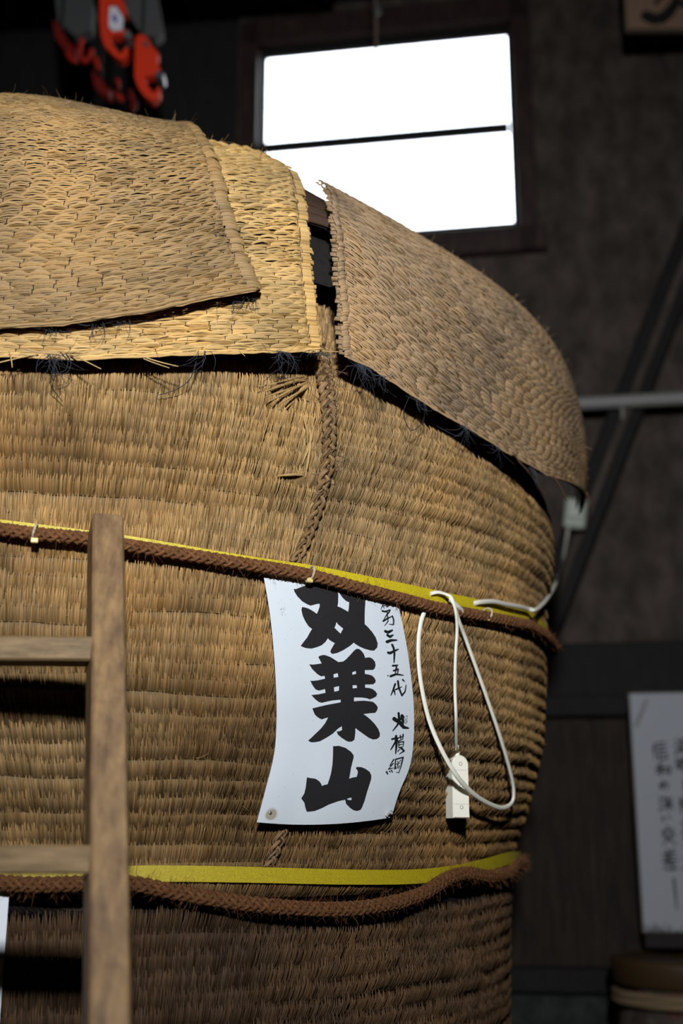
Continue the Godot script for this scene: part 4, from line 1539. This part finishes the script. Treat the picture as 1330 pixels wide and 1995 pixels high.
# ------------------------------------------------------------------ ladder
func build_ladder() -> void:
	var wood := grained(Color(0.105, 0.061, 0.033), Color(0.31, 0.192, 0.086), Vector3(3.5, 0.9, 3.5), 31, 0.6, 2.0)
	var rung_m := grained(Color(0.13, 0.085, 0.04), Color(0.25, 0.165, 0.078), Vector3(0.9, 6.0, 6.0), 33, 0.6, 2.0)
	var T := at(211.5, 998, 1.83)
	var Bm := at(216, 1995, 1.49)
	var Y := (T - Bm).normalized()
	var foot := T - Y * (T.y / Y.y)
	var N := thing("ladder", "worn wooden ladder leaning against the vat at the left", "ladder", Transform3D(Basis.IDENTITY, foot))
	var yaw := 0.33
	var X := Vector3(cos(yaw), 0, -sin(yaw))
	X = (X - Y * X.dot(Y)).normalized()
	var Z := X.cross(Y)
	var ry := 0.06
	var RX := Vector3(cos(ry), 0, -sin(ry))
	for k in 2:
		var b := Buf.new()
		var sh := -RX * 0.46 * k
		b.box(Transform3D(Basis(X, Y, Z), (T + foot) / 2 + sh - Z * 0.032), Vector3(0.0475, T.distance_to(foot), 0.062), 0.0035, Color.WHITE)
		part("rail", b, wood, N)
	var p1 := at(90, 1273.5, 1.772)
	var p2 := at(90, 1673.5, 1.652)
	var stepv := p2 - p1
	for k in 6:
		var c := p1 + stepv * (k)
		if c.y < 0.1: break
		var rp := T - Y * ((T.y - c.y) / Y.y)
		var fw := RX.cross(Vector3.UP)
		var b := Buf.new()
		b.box(Transform3D(Basis(RX, Vector3.UP, fw), rp - RX * 0.232 - fw * 0.038), Vector3(0.425, 0.0345, 0.066), 0.003, Color.WHITE)
		part("rung", b, rung_m, N)

# ------------------------------------------------------------------ far things
func build_far() -> void:
	# conduit
	var steel := mat(Color(0.19, 0.19, 0.18), 0.5)
	var c0 := wall(-0.2, 1.575, 0.135)
	var c1 := wall(2.4, 1.575, 0.135)
	var C := thing("conduit_pipe", "grey conduit pipe running level along the rear wall at the right", "pipe", Transform3D(Basis.IDENTITY, c0))
	var b := Buf.new()
	b.tube(PackedVector3Array([c0, c0.lerp(c1, 0.5), c1]), 0.0255, 20, Color.WHITE)
	part("pipe", b, steel, C)
	var cl := Buf.new()
	var cc := at(1211, 806, -wall(0.36, 1.575, 0.135).z)
	var ex := Vector3(cos(WY), 0, sin(WY))
	var ez := Vector3(-sin(WY), 0, cos(WY))
	var cp := PackedVector3Array()
	for k in 17:
		var a := TAU * k / 16.0
		cp.push_back(cc + Vector3.UP * (cos(a) * 0.029) + ez * (sin(a) * 0.029))
	cl.tube(cp, 0.007, 8, Color(1.25, 1.2, 1.1), ex, 1.0)
	cl.box(Transform3D(Basis(ex, Vector3.UP, ez), cc + Vector3.UP * 0.042), Vector3(0.034, 0.03, 0.03), 0.006, Color(1.25, 1.2, 1.1))
	part("clip", cl, steel, C, "pale pipe clip")
	# junction box on the brace
	var jc := at(1120, 1002, 4.27)
	var Y := (at(1432, 250, 4.30) - at(1015, 1330, 4.36)).normalized()
	Y = (Y + Vector3.UP * 1.6).normalized()
	var X := Y.cross(ez).normalized()
	var jx := Transform3D(Basis(X, Y, X.cross(Y)), jc)
	var J := thing("junction_box", "small grey green junction box on the brace above the cord", "junction box", jx)
	var jb := Buf.new()
	jb.box(jx, Vector3(0.078, 0.112, 0.045), 0.008, Color(0.30, 0.32, 0.28))
	part("body", jb, mat(Color.WHITE, 0.5), J)
	var jl := Buf.new()
	jl.box(jx.translated_local(Vector3(0, 0.012, 0.026)), Vector3(0.056, 0.062, 0.012), 0.004, Color(0.38, 0.39, 0.34))
	part("cover", jl, mat(Color.WHITE, 0.5), J)
	# hand-lettered board
	var d0 := 4.24
	var tl := at(1228, 1352, d0)
	var bl := at(1252, 1814, d0)
	var sw := 0.30
	var shh := tl.y - bl.y
	var w := 384
	var h := 1024
	var d := blank(w, h, Color(0.57, 0.575, 0.605))
	var inkc := Color(0.10, 0.10, 0.12)
	# photo pixels on the board: 170 px wide, 460 px high
	var sx := w / 170.0
	var sy := h / 460.0
	# left column
	for s: String in [
		"1264,1452 1259,1466", "1262,1460 1262,1484", "1270,1452 1284,1450", "1268,1460 1286,1458", "1270,1467 1284,1466", "1270,1473 1270,1484 1284,1482 1284,1473 1270,1473",
		"1266,1496 1276,1492", "1262,1503 1280,1500", "1271,1494 1271,1518", "1270,1504 1263,1514", "1273,1504 1279,1510", "1281,1500 1289,1499 1288,1512 1282,1512 1281,1500",
		"1277,1530 1270,1542 1268,1534 1276,1528 1284,1534 1278,1544",
		"1266,1558 1270,1563", "1265,1568 1269,1572", "1264,1584 1270,1577", "1274,1558 1274,1562 1288,1560 1288,1564", "1274,1570 1290,1568", "1281,1562 1281,1586", "1280,1570 1273,1582", "1283,1571 1291,1582",
		"1270,1596 1269,1604 1272,1602", "1280,1595 1283,1600",
		"1277,1614 1278,1620", "1266,1624 1290,1620", "1272,1628 1266,1636", "1283,1626 1290,1634", "1284,1630 1266,1650", "1270,1632 1292,1650",
		"1272,1660 1276,1664", "1284,1658 1280,1664", "1266,1668 1290,1665", "1268,1675 1288,1672", "1264,1682 1292,1678", "1276,1666 1274,1684 1264,1698", "1276,1686 1288,1685", "1282,1686 1282,1696", "1272,1697 1292,1695",
		"1282,1714 1284,1772"]:
		stroke(d, w, h, points(s, sx, sy, 1222, 1352), 4.6, inkc)
	# right column
	for s: String in [
		"1303,1446 1307,1450", "1301,1457 1305,1461", "1300,1474 1307,1465", "1314,1444 1309,1454", "1312,1450 1328,1448", "1312,1456 1311,1470 1326,1468 1326,1454 1312,1456", "1308,1463 1330,1460",
		"1302,1484 1302,1502 1308,1500 1308,1483 1302,1484", "1318,1480 1313,1486", "1312,1486 1312,1503", "1312,1486 1326,1484 1325,1494", "1313,1490 1325,1489", "1312,1503 1329,1501 1327,1514", "1314,1508 1316,1512", "1320,1507 1322,1511",
		"1312,1526 1316,1536", "1322,1530 1312,1538 1314,1547 1324,1546",
		"1306,1560 1301,1570", "1304,1567 1304,1590", "1310,1564 1310,1582", "1318,1558 1312,1568", "1315,1564 1328,1562", "1326,1564 1314,1576", "1316,1566 1329,1576", "1326,1578 1314,1590",
		"1310,1598 1312,1604", "1318,1597 1318,1604", "1324,1598 1321,1604", "1303,1608 1329,1605", "1308,1614 1326,1612", "1306,1621 1328,1618", "1303,1628 1330,1625", "1316,1606 1316,1646", "1314,1630 1304,1642", "1318,1630 1329,1640",
		"1308,1650 1307,1662", "1314,1652 1322,1651", "1314,1660 1323,1660",
		"1303,1676 1308,1680", "1302,1694 1309,1686", "1316,1670 1311,1680", "1314,1676 1328,1674 1324,1680", "1318,1678 1308,1700", "1318,1684 1330,1700",
		"1308,1712 1320,1711 1318,1724", "1313,1708 1308,1726", "1325,1712 1328,1718",
		"1306,1738 1328,1735", "1321,1731 1320,1742", "1312,1732 1312,1746 1324,1745",
		"1304,1760 1318,1756 1326,1758 1322,1766 1314,1766", "1314,1752 1317,1758", "1308,1754 1316,1776"]:
		stroke(d, w, h, points(s, sx, sy, 1222, 1352), 4.8, inkc)
	# worn corner stain
	for k in 30:
		disc(d, w, h, Vector2(70 - k * 1.8, 30 + k * 4.0), 9.0, Color(0.25, 0.23, 0.2, 0.12))
	for k in 40:
		disc(d, w, h, Vector2(rng.randf() * w, h - rng.randf() * 30.0), rng.randf_range(4, 16), Color(0.2, 0.19, 0.18, 0.3))
	var B := thing("sign_board", "white hand lettered board with two columns of black writing at the right", "sign", Transform3D(Basis.IDENTITY, bl))
	var ctr := (tl + bl) / 2 + ex * sw / 2
	ctr.x = tl.x * 0.5 + bl.x * 0.5 + sw / 2 * ex.x
	var bb := Buf.new()
	bb.box(Transform3D(Basis(ex, Vector3.UP, ez), ctr - ez * 0.013), Vector3(sw + 0.012, shh + 0.012, 0.022), 0.003, Color(0.09, 0.075, 0.055))
	part("board", bb, mat(Color.WHITE, 0.8), B)
	var rows := []
	for j in 5:
		var row := PackedVector3Array()
		for i in 5:
			row.push_back(ctr + ex * (sw * (i / 4.0 - 0.5)) + Vector3.UP * (shh * (0.5 - j / 4.0)) + ez * 0.002)
		rows.append(row)
	sheet(rows, Vector3(0, 0, 0.0015), B, "face", printed(d, w, h, 0.7), mat(Color(0.4, 0.4, 0.4)))
	var bk := Buf.new()
	bk.box(Transform3D(Basis(ex, Vector3.UP, ez), ctr - Vector3.UP * (shh / 2 + 0.028) - ez * 0.03), Vector3(sw, 0.045, 0.12), 0.003, Color(0.012, 0.011, 0.011))
	part("batten", bk, mat(Color.WHITE, 0.8), B, "black batten under the board")
	# straw wrapped sake cask under the board
	var kc := at(1346, 1862, 4.06)
	var K := thing("sake_cask", "straw wrapped cask with a brown lid and red markings below the lettered board", "cask", Transform3D(Basis.IDENTITY, kc + Vector3.DOWN * 0.6))
	var kx := Transform3D(Basis.IDENTITY, kc)
	var R := 0.246
	var kb := Buf.new()
	var pr := []
	for k in 17:
		var t := k / 16.0
		pr.append(Vector2(R * (0.86 + 0.12 * sin(PI * t)), -0.60 + 0.52 * t))
	kb.lathe(kx, pr, 48, Color.WHITE)
	var kw := 512
	var kd := blank(kw, kw, Color(0.30, 0.27, 0.23))
	for k in 60:
		var x := rng.randf() * kw
		var y := rng.randf() * kw
		var p := PackedVector2Array()
		for j in 7:
			p.push_back(Vector2(x, y) + Vector2.from_angle(j * TAU / 7.0) * rng.randf_range(14, 46))
		fill_poly(kd, kw, kw, [p], Color(0.34, 0.14, 0.09) if k % 2 == 0 else Color(0.11, 0.10, 0.10))
	var km := printed(kd, kw, kw, 0.8)
	km.uv1_triplanar = true
	km.uv1_scale = Vector3(2.2, 2.2, 2.2)
	part("wrap", kb, km, K, "patterned red and black straw wrap")
	var ks := Buf.new()
	ks.lathe(kx, [Vector2(R * 0.9, -0.085), Vector2(R * 1.0, -0.075), Vector2(R * 1.02, -0.02), Vector2(R * 1.0, -0.004), Vector2(R * 0.93, 0.0), Vector2(R * 0.9, -0.012), Vector2(0.0, -0.014)], 48, Color(0.045, 0.024, 0.009))
	part("lid", ks, mat(Color.WHITE, 0.6), K, "brown wooden lid")
	for e: Array in [[-0.105, 1.0], [-0.125, 1.01], [-0.33, 1.02]]:
		var kr := Buf.new()
		var cp2 := PackedVector3Array()
		for k in 49:
			var a := TAU * k / 48.0
			cp2.push_back(kc + Vector3(sin(a) * R * e[1] * 0.97, e[0], cos(a) * R * e[1] * 0.97))
		kr.tube(cp2, 0.013, 8, Color(0.17, 0.12, 0.07), Vector3.ZERO, 1.0, -1.0, 0.25)
		part("straw_rope", kr, m_rope, K)
	var st := thing("wooden_stand", "dark wooden stand under the straw wrapped cask", "stand", Transform3D(Basis.IDENTITY, Vector3(kc.x, 0, kc.z)))
	var sb := Buf.new()
	var sth := kc.y - 0.60
	sb.box(Transform3D(Basis.IDENTITY, Vector3(kc.x, sth - 0.03, kc.z)), Vector3(0.5, 0.06, 0.5), 0.005, Color(0.05, 0.035, 0.025))
	part("top", sb, mat(Color.WHITE, 0.8), st)
	for e: Array in [[-1, -1], [1, -1], [1, 1], [-1, 1]]:
		var lb := Buf.new()
		lb.box(Transform3D(Basis.IDENTITY, Vector3(kc.x + e[0] * 0.21, (sth - 0.06) / 2, kc.z + e[1] * 0.21)), Vector3(0.06, sth - 0.06, 0.06), 0.004, Color(0.05, 0.035, 0.025))
		part("leg", lb, mat(Color.WHITE, 0.8), st)
	# plaque in the upper right corner
	var pl := at(1222, 56, 4.1)
	var Pq := thing("wooden_plaque", "brown wooden plaque with a dark brush stroke hanging in the upper right corner", "plaque", Transform3D(Basis.IDENTITY, pl))
	var pw := 0.42
	var ph := 0.42
	var pc := pl + Vector3(pw / 2, ph / 2, 0)
	var pd := blank(256, 256, Color(0.50, 0.40, 0.33))
	for y in 256:
		for x in 256:
			var g := noise.get_noise_2d(x * 0.6, y * 6.0) * 0.22
			var o := (y * 256 + x) * 3
			pd[o] = int(clampf(pd[o] * (1 + g), 0, 255)); pd[o + 1] = int(clampf(pd[o + 1] * (1 + g), 0, 255)); pd[o + 2] = int(clampf(pd[o + 2] * (1 + g), 0, 255))
	# 240 px of the photograph across the plaque
	for s: String in ["1268,24 1282,32 1300,30 1318,14 1332,-6 1345,-40", "1256,-40 1300,-60 1360,-66", "1310,-90 1308,-40 1290,-10", "1350,-10 1390,30"]:
		stroke(pd, 256, 256, points(s, 256.0 / 246.0, 256.0 / 246.0, 1222, -190), 15.0 if s.begins_with("1268") else 9.0, Color(0.08, 0.07, 0.07))
	var pbk := Buf.new()
	pbk.box(Transform3D(Basis.IDENTITY, pc - Vector3(0, 0, 0.016)), Vector3(pw, ph, 0.03), 0.003, Color(0.16, 0.11, 0.08))
	part("board", pbk, mat(Color.WHITE, 0.8), Pq)
	var prow := []
	for j in 3:
		var row := PackedVector3Array()
		for i in 3:
			row.push_back(pc + Vector3(pw * (i / 2.0 - 0.5), ph * (0.5 - j / 2.0), 0.002))
		prow.append(row)
	sheet(prow, Vector3(0, 0, 0.0015), Pq, "face", printed(pd, 256, 256, 0.8), mat(Color(0.2, 0.15, 0.1)))
	for s: float in [-0.13, 0.13]:
		var hb := Buf.new()
		hb.tube(PackedVector3Array([pc + Vector3(s, ph / 2 - 0.01, -0.01), pc + Vector3(s, ph / 2 + 0.6, -0.01), Vector3(pc.x + s, 6.5, pc.z - 0.01)]), 0.003, 6, Color(0.05, 0.04, 0.03))
		part("cord", hb, mat(Color.WHITE, 0.8), Pq)
	# pull cord in front of the window
	var k0 := at(733, 122, 3.7)
	var PC := thing("pull_cord", "thin brown pull cord hanging in front of the window", "cord", Transform3D(Basis.IDENTITY, k0))
	var pcb := Buf.new()
	pcb.tube(PackedVector3Array([k0, k0 + Vector3(0, 0.1, 0), Vector3(k0.x, 6.5, k0.z)]), 0.0048, 8, Color(0.10, 0.07, 0.055))
	part("cord", pcb, mat(Color.WHITE, 0.8), PC)
	var pk := Buf.new()
	var kk := at(735, 20, 3.7)
	pk.lathe(Transform3D(Basis.IDENTITY, kk), [Vector2(0.003, -0.02), Vector2(0.012, -0.014), Vector2(0.014, 0.0), Vector2(0.012, 0.014), Vector2(0.003, 0.02)], 14, Color(0.06, 0.055, 0.055))
	part("knob", pk, mat(Color.WHITE, 0.7), PC)
	# red clamps hanging from grey arms
	var red := mat(Color(0.50, 0.03, 0.01), 0.75, 0.2)
	var grey := mat(Color(0.055, 0.055, 0.056), 0.6, 0.3)
	var zt := Vector3(0, 0, -0.035)
	var hang := at(200, -260, 3.5)
	var G1 := thing("red_clamp", "bright red hooked clamp with a white and blue sticker hanging above the mats", "clamp", Transform3D(Basis.IDENTITY, at(220, 60, 3.45)))
	flat_px(G1, "frame", red, [[194, -30], [228, -30], [247, 22], [243, 32], [226, 8], [212, 8], [210, 50], [214, 62], [248, 58], [250, 66], [216, 70], [214, 80], [226, 94], [234, 106], [246, 90], [250, 94], [249, 108], [239, 118], [226, 112], [204, 90], [197, 70], [194, 40]], 3.45, 0.035)
	flat_px(G1, "sticker_panel", mat(Color(0.5, 0.5, 0.56), 0.4), [[212, 8], [224, 8], [240, 34], [238, 58], [218, 60], [211, 48]], 3.462, 0.012)
	flat_px(G1, "sticker_mark", mat(Color(0.06, 0.07, 0.32), 0.4), [[220, 28], [226, 30], [228, 40], [222, 42], [218, 36]], 3.458, 0.006)
	roller(G1, 251, 77, 3.47, 0.0125, Color(0.10, 0.10, 0.105))
	var G2 := thing("red_clamp", "red hooked clamp lower down to the right of the stickered clamp", "clamp", Transform3D(Basis.IDENTITY, at(285, 120, 3.5)))
	flat_px(G2, "frame", red, [[264, 72], [274, 66], [286, 72], [298, 92], [309, 104], [305, 116], [314, 140], [306, 146], [284, 148], [282, 158], [290, 170], [299, 182], [309, 168], [312, 174], [310, 188], [298, 197], [285, 190], [270, 172], [262, 150], [262, 110]], 3.5, 0.035)
	roller(G2, 313, 155, 3.52, 0.015, Color(0.05, 0.05, 0.052))
	flat_px(G2, "rivet", grey, [[278, 80], [286, 80], [290, 90], [280, 90]], 3.495, 0.008)
	var G3 := thing("red_clamp", "dim red clamp with two small hooks at the left behind the bright ones", "clamp", Transform3D(Basis.IDENTITY, at(150, 90, 3.75)))
	var dim := mat(Color(0.12, 0.008, 0.006), 0.7, 0.2)  # red of the bright clamps darkened as unlit
	flat_px(G3, "frame", dim, [[102, 40], [112, 44], [132, 80], [150, 96], [146, 104], [124, 96], [108, 74]], 3.75, 0.03)
	var mid := mat(Color(0.30, 0.016, 0.008), 0.7, 0.2)  # half-darkened red, shade put into the colour
	hook(G3, [[160, 76], [156, 96], [158, 112], [166, 120], [174, 112], [180, 98]], 3.72, 0.0085, mid)
	hook(G3, [[132, 104], [140, 116], [150, 118]], 3.76, 0.010, mid)
	hook(G3, [[186, 114], [190, 126], [192, 136]], 3.74, 0.010, mid)
	var G4 := thing("red_clamp", "dim red clamp with hooked feet lowest of the group, just above the mats", "clamp", Transform3D(Basis.IDENTITY, at(230, 170, 3.8)))
	flat_px(G4, "frame", dim, [[178, 140], [190, 142], [206, 168], [216, 176], [212, 186], [196, 184], [184, 168]], 3.8, 0.03)
	hook(G4, [[228, 158], [228, 176], [234, 192], [240, 192]], 3.77, 0.011, mid)
	hook(G4, [[250, 176], [258, 192], [262, 206], [256, 214]], 3.79, 0.011, dim)
	hook(G4, [[212, 196], [220, 194]], 3.8, 0.008, dim)
	for e: Array in [[G1, 206, -20, 3.47], [G2, 276, 76, 3.52], [G3, 118, 60, 3.77], [G4, 196, 150, 3.82]]:
		var foot := at(e[1], e[2], e[3])
		var hb := Buf.new()
		hb.tube(PackedVector3Array([foot, foot + Vector3(0, 0.1, 0), Vector3(foot.x, hang.y + 0.03, foot.z)]), 0.005, 8, Color(0.012, 0.012, 0.012))
		part("hanger_rod", hb, mat(Color.WHITE, 0.7), e[0], "thin dark hanger rod")
	# the arms that carry them
	for e: Array in [["broad grey arm above the two bright red clamps", [[232, -230], [268, -230], [318, 62], [302, 72], [276, 66], [244, 20]], 3.56], ["dark grey arm at the left above the dim red clamp", [[84, -230], [130, -230], [182, 8], [178, 58], [146, 70], [112, 40]], 3.82]]:
		var A := thing("hanging_bracket", e[0], "bracket", Transform3D(Basis.IDENTITY, at(e[1][3][0], e[1][3][1], e[2])))
		flat_px(A, "arm", grey, e[1], e[2], 0.05)
	var arm2 := thing("steel_rail", "dark steel rail overhead carrying the grey arms", "rail", Transform3D(Basis.IDENTITY, hang))
	var rb := Buf.new()
	rb.box(Transform3D(Basis.IDENTITY, hang + Vector3(0, 0.02, -0.2)), Vector3(1.6, 0.08, 0.5), 0.006, Color(0.02, 0.02, 0.02))
	part("rail", rb, mat(Color.WHITE, 0.6), arm2)

func flat_px(node: Node3D, called: String, m: Material, px: Array, depth: float, thick: float) -> void:
	var P := PackedVector3Array()
	for p: Array in px: P.push_back(at(p[0], p[1], depth))
	var b := Buf.new()
	b.slab(P, Vector3(0, 0, -thick), Color.WHITE)
	part(called, b, m, node)

func roller(node: Node3D, px: float, py: float, depth: float, r: float, col: Color) -> void:
	var c := at(px, py, depth)
	var b := Buf.new()
	b.lathe(Transform3D(Basis(Vector3.RIGHT, Vector3(0, 0, 1), Vector3.DOWN), c - Vector3(0, 0, 0.03)), [Vector2(0.0, 0.0), Vector2(r * 0.9, 0.0), Vector2(r, 0.003), Vector2(r, 0.057), Vector2(r * 0.9, 0.06), Vector2(r * 0.5, 0.06), Vector2(r * 0.45, 0.05), Vector2(0.0, 0.05)], 18, col)
	part("roller", b, mat(Color.WHITE, 0.4), node, "grey roller")

func hook(node: Node3D, px: Array, depth: float, r: float, m: Material) -> void:
	var P := PackedVector3Array()
	for p: Array in px: P.push_back(at(p[0], p[1], depth))
	var b := Buf.new()
	b.tube(smooth(P, 5), r, 10, Color.WHITE, Vector3(0, 0, 1), 1.3)
	part("hook", b, m, node)

func add_glyphs() -> void:
	ink.append(PackedStringArray(["216,65 232,65 332,42 415,25 459,28 520,31 538,41 554,55 553,78 539,107 529,121 552,125 579,133 604,141 615,124 626,101 604,97 585,87 572,74 561,54 578,49 610,37 647,22 707,9 753,15 770,34 758,85 738,123 722,159 712,186 732,197 756,215 778,240 786,266 778,282 752,295 728,295 684,289 646,280 620,271 607,265 571,280 521,296 472,308 434,312 422,304 429,296 464,269 445,264 429,258 416,251 395,266 363,280 327,288 285,295 239,294 205,287 220,277 260,252 306,215 282,205 261,184 249,163 247,141 256,131 271,131 302,135 334,144 360,154 377,140 392,125 395,114 367,117 324,124 296,119 264,109 234,92 219,77",
		"499,183 510,192 543,207 517,229 477,206 488,196"]))
	ink.append(PackedStringArray(["329,326 340,321 368,317 386,318 418,324 444,332 465,340 476,343 511,340 536,330 572,312 598,298 622,289 642,290 658,298 671,309 677,324 698,322 714,322 733,328 747,339 748,354 739,366 725,372 665,373 662,388 685,390 712,394 729,403 737,414 733,422 716,429 656,430 655,442 682,443 708,447 729,457 739,467 731,477 707,484 681,489 662,484 621,481 568,481 566,497 601,495 637,494 673,496 704,499 726,510 738,522 733,532 718,542 680,543 632,546 653,554 680,566 712,584 739,605 753,625 751,640 731,649 704,650 672,642 636,627 600,612 573,600 573,625 569,650 552,657 530,658 507,653 474,641 449,629 436,615 456,614 477,609 474,593 447,603 407,626 362,644 319,658 284,662 257,663 234,657 255,646 285,627 325,603 352,583 374,560 352,563 327,568 298,560 277,550 260,528 301,522 374,512 469,502 469,491 411,495 329,506 307,503 285,494 256,476 306,472 361,465 359,450 335,454 312,457 290,453 273,441 254,420 276,420 313,417 365,410 363,399 338,402 311,394 277,376 256,357 288,357 349,351",
		"430,392 462,387 464,402 430,405",
		"570,382 596,377 598,388 569,392",
		"426,442 464,437 460,455 426,459",
		"564,433 593,432 595,443 563,445"]))
	ink.append(PackedStringArray(["417,673 422,676 459,674 509,682 551,698 573,712 576,722 573,739 571,768 580,811 600,807 631,804 630,785 623,777 606,767 611,762 645,763 681,772 715,785 736,802 744,817 749,857 755,908 750,935 743,942 720,945 689,940 659,930 622,915 605,899 558,903 496,914 449,927 400,937 346,940 327,926 308,907 276,892 288,872 285,848 271,807 296,809 335,811 369,821 391,833 398,840 415,836 437,833 437,798 431,749 424,715",
		"615,896 635,892 650,893 652,902 627,900"]))
	brush.append(["887,87 892,94 859,126", 7.0])
	brush.append(["883,110 909,103", 7.0])
	brush.append(["918,87 921,93 901,112", 6.2])
	brush.append(["909,113 938,103", 7.8])
	brush.append(["882,115 891,121", 5.5])
	brush.append(["868,133 890,135 928,127", 11.7])
	brush.append(["928,127 909,144", 8.6])
	brush.append(["902,137 894,173 861,190", 7.0])
	brush.append(["909,139 860,170", 6.2])
	brush.append(["857,173 896,162 936,153", 9.4])
	brush.append(["936,153 939,168 930,185 900,184", 9.4])
	brush.append(["861,213 877,217 914,207", 19.5])
	brush.append(["871,230 885,237 912,229", 17.5])
	brush.append(["858,259 891,252 934,251", 17.5])
	brush.append(["854,303 866,305 933,289", 14.8])
	brush.append(["893,271 900,284 899,308 887,342", 14.0])
	brush.append(["875,355 915,352", 11.7])
	brush.append(["903,356 885,391", 10.1])
	brush.append(["877,376 912,369 902,391", 10.1])
	brush.append(["850,398 893,390 944,395", 13.3])
	brush.append(["830,396 835,396", 7.8])
	brush.append(["878,429 858,453 839,474", 10.9])
	brush.append(["865,449 870,473", 9.4])
	brush.append(["900,418 901,443 919,476 944,461 957,435", 11.7])
	brush.append(["878,451 924,441", 8.6])
	brush.append(["936,413 949,421", 9.4])
	brush.append(["863,458 873,460", 5.5])
	brush.append(["888,547 891,571 879,593 846,616", 13.9])
	brush.append(["855,568 876,576 924,563", 22.3])
	brush.append(["896,584 924,604 958,609", 22.3])
	brush.append(["912,558 921,588", 19.5])
	brush.append(["844,652 883,647", 12.5])
	brush.append(["871,639 869,666 839,695", 13.9])
	brush.append(["877,650 878,712", 15.3])
	brush.append(["885,649 927,642", 8.4])
	brush.append(["901,638 908,658", 7.8])
	brush.append(["922,634 919,655", 8.4])
	brush.append(["889,663 925,654", 7.8])
	brush.append(["892,667 897,691", 7.2])
	brush.append(["895,668 928,666 927,687", 7.8])
	brush.append(["899,678 924,676", 6.1])
	brush.append(["897,689 926,686", 6.7])
	brush.append(["892,703 909,693", 6.7])
	brush.append(["914,691 937,704 906,715", 11.1])
	brush.append(["870,738 852,761", 8.9])
	brush.append(["852,762 873,759", 7.2])
	brush.append(["872,755 848,777", 8.4])
	brush.append(["848,778 881,775", 7.8])
	brush.append(["838,789 856,802", 8.4])
	brush.append(["859,787 871,794", 6.1])
	brush.append(["871,784 887,795", 6.7])
	brush.append(["884,737 892,782", 7.8])
	brush.append(["884,737 936,731 933,798 914,795", 9.5])
	brush.append(["901,747 911,754", 6.1])
	brush.append(["922,743 914,752", 6.1])
	brush.append(["893,759 925,755", 6.7])
	brush.append(["908,757 909,776", 6.1])
	brush.append(["896,769 896,779 922,774", 6.7])
	brush.append(["921,767 921,779", 6.1])
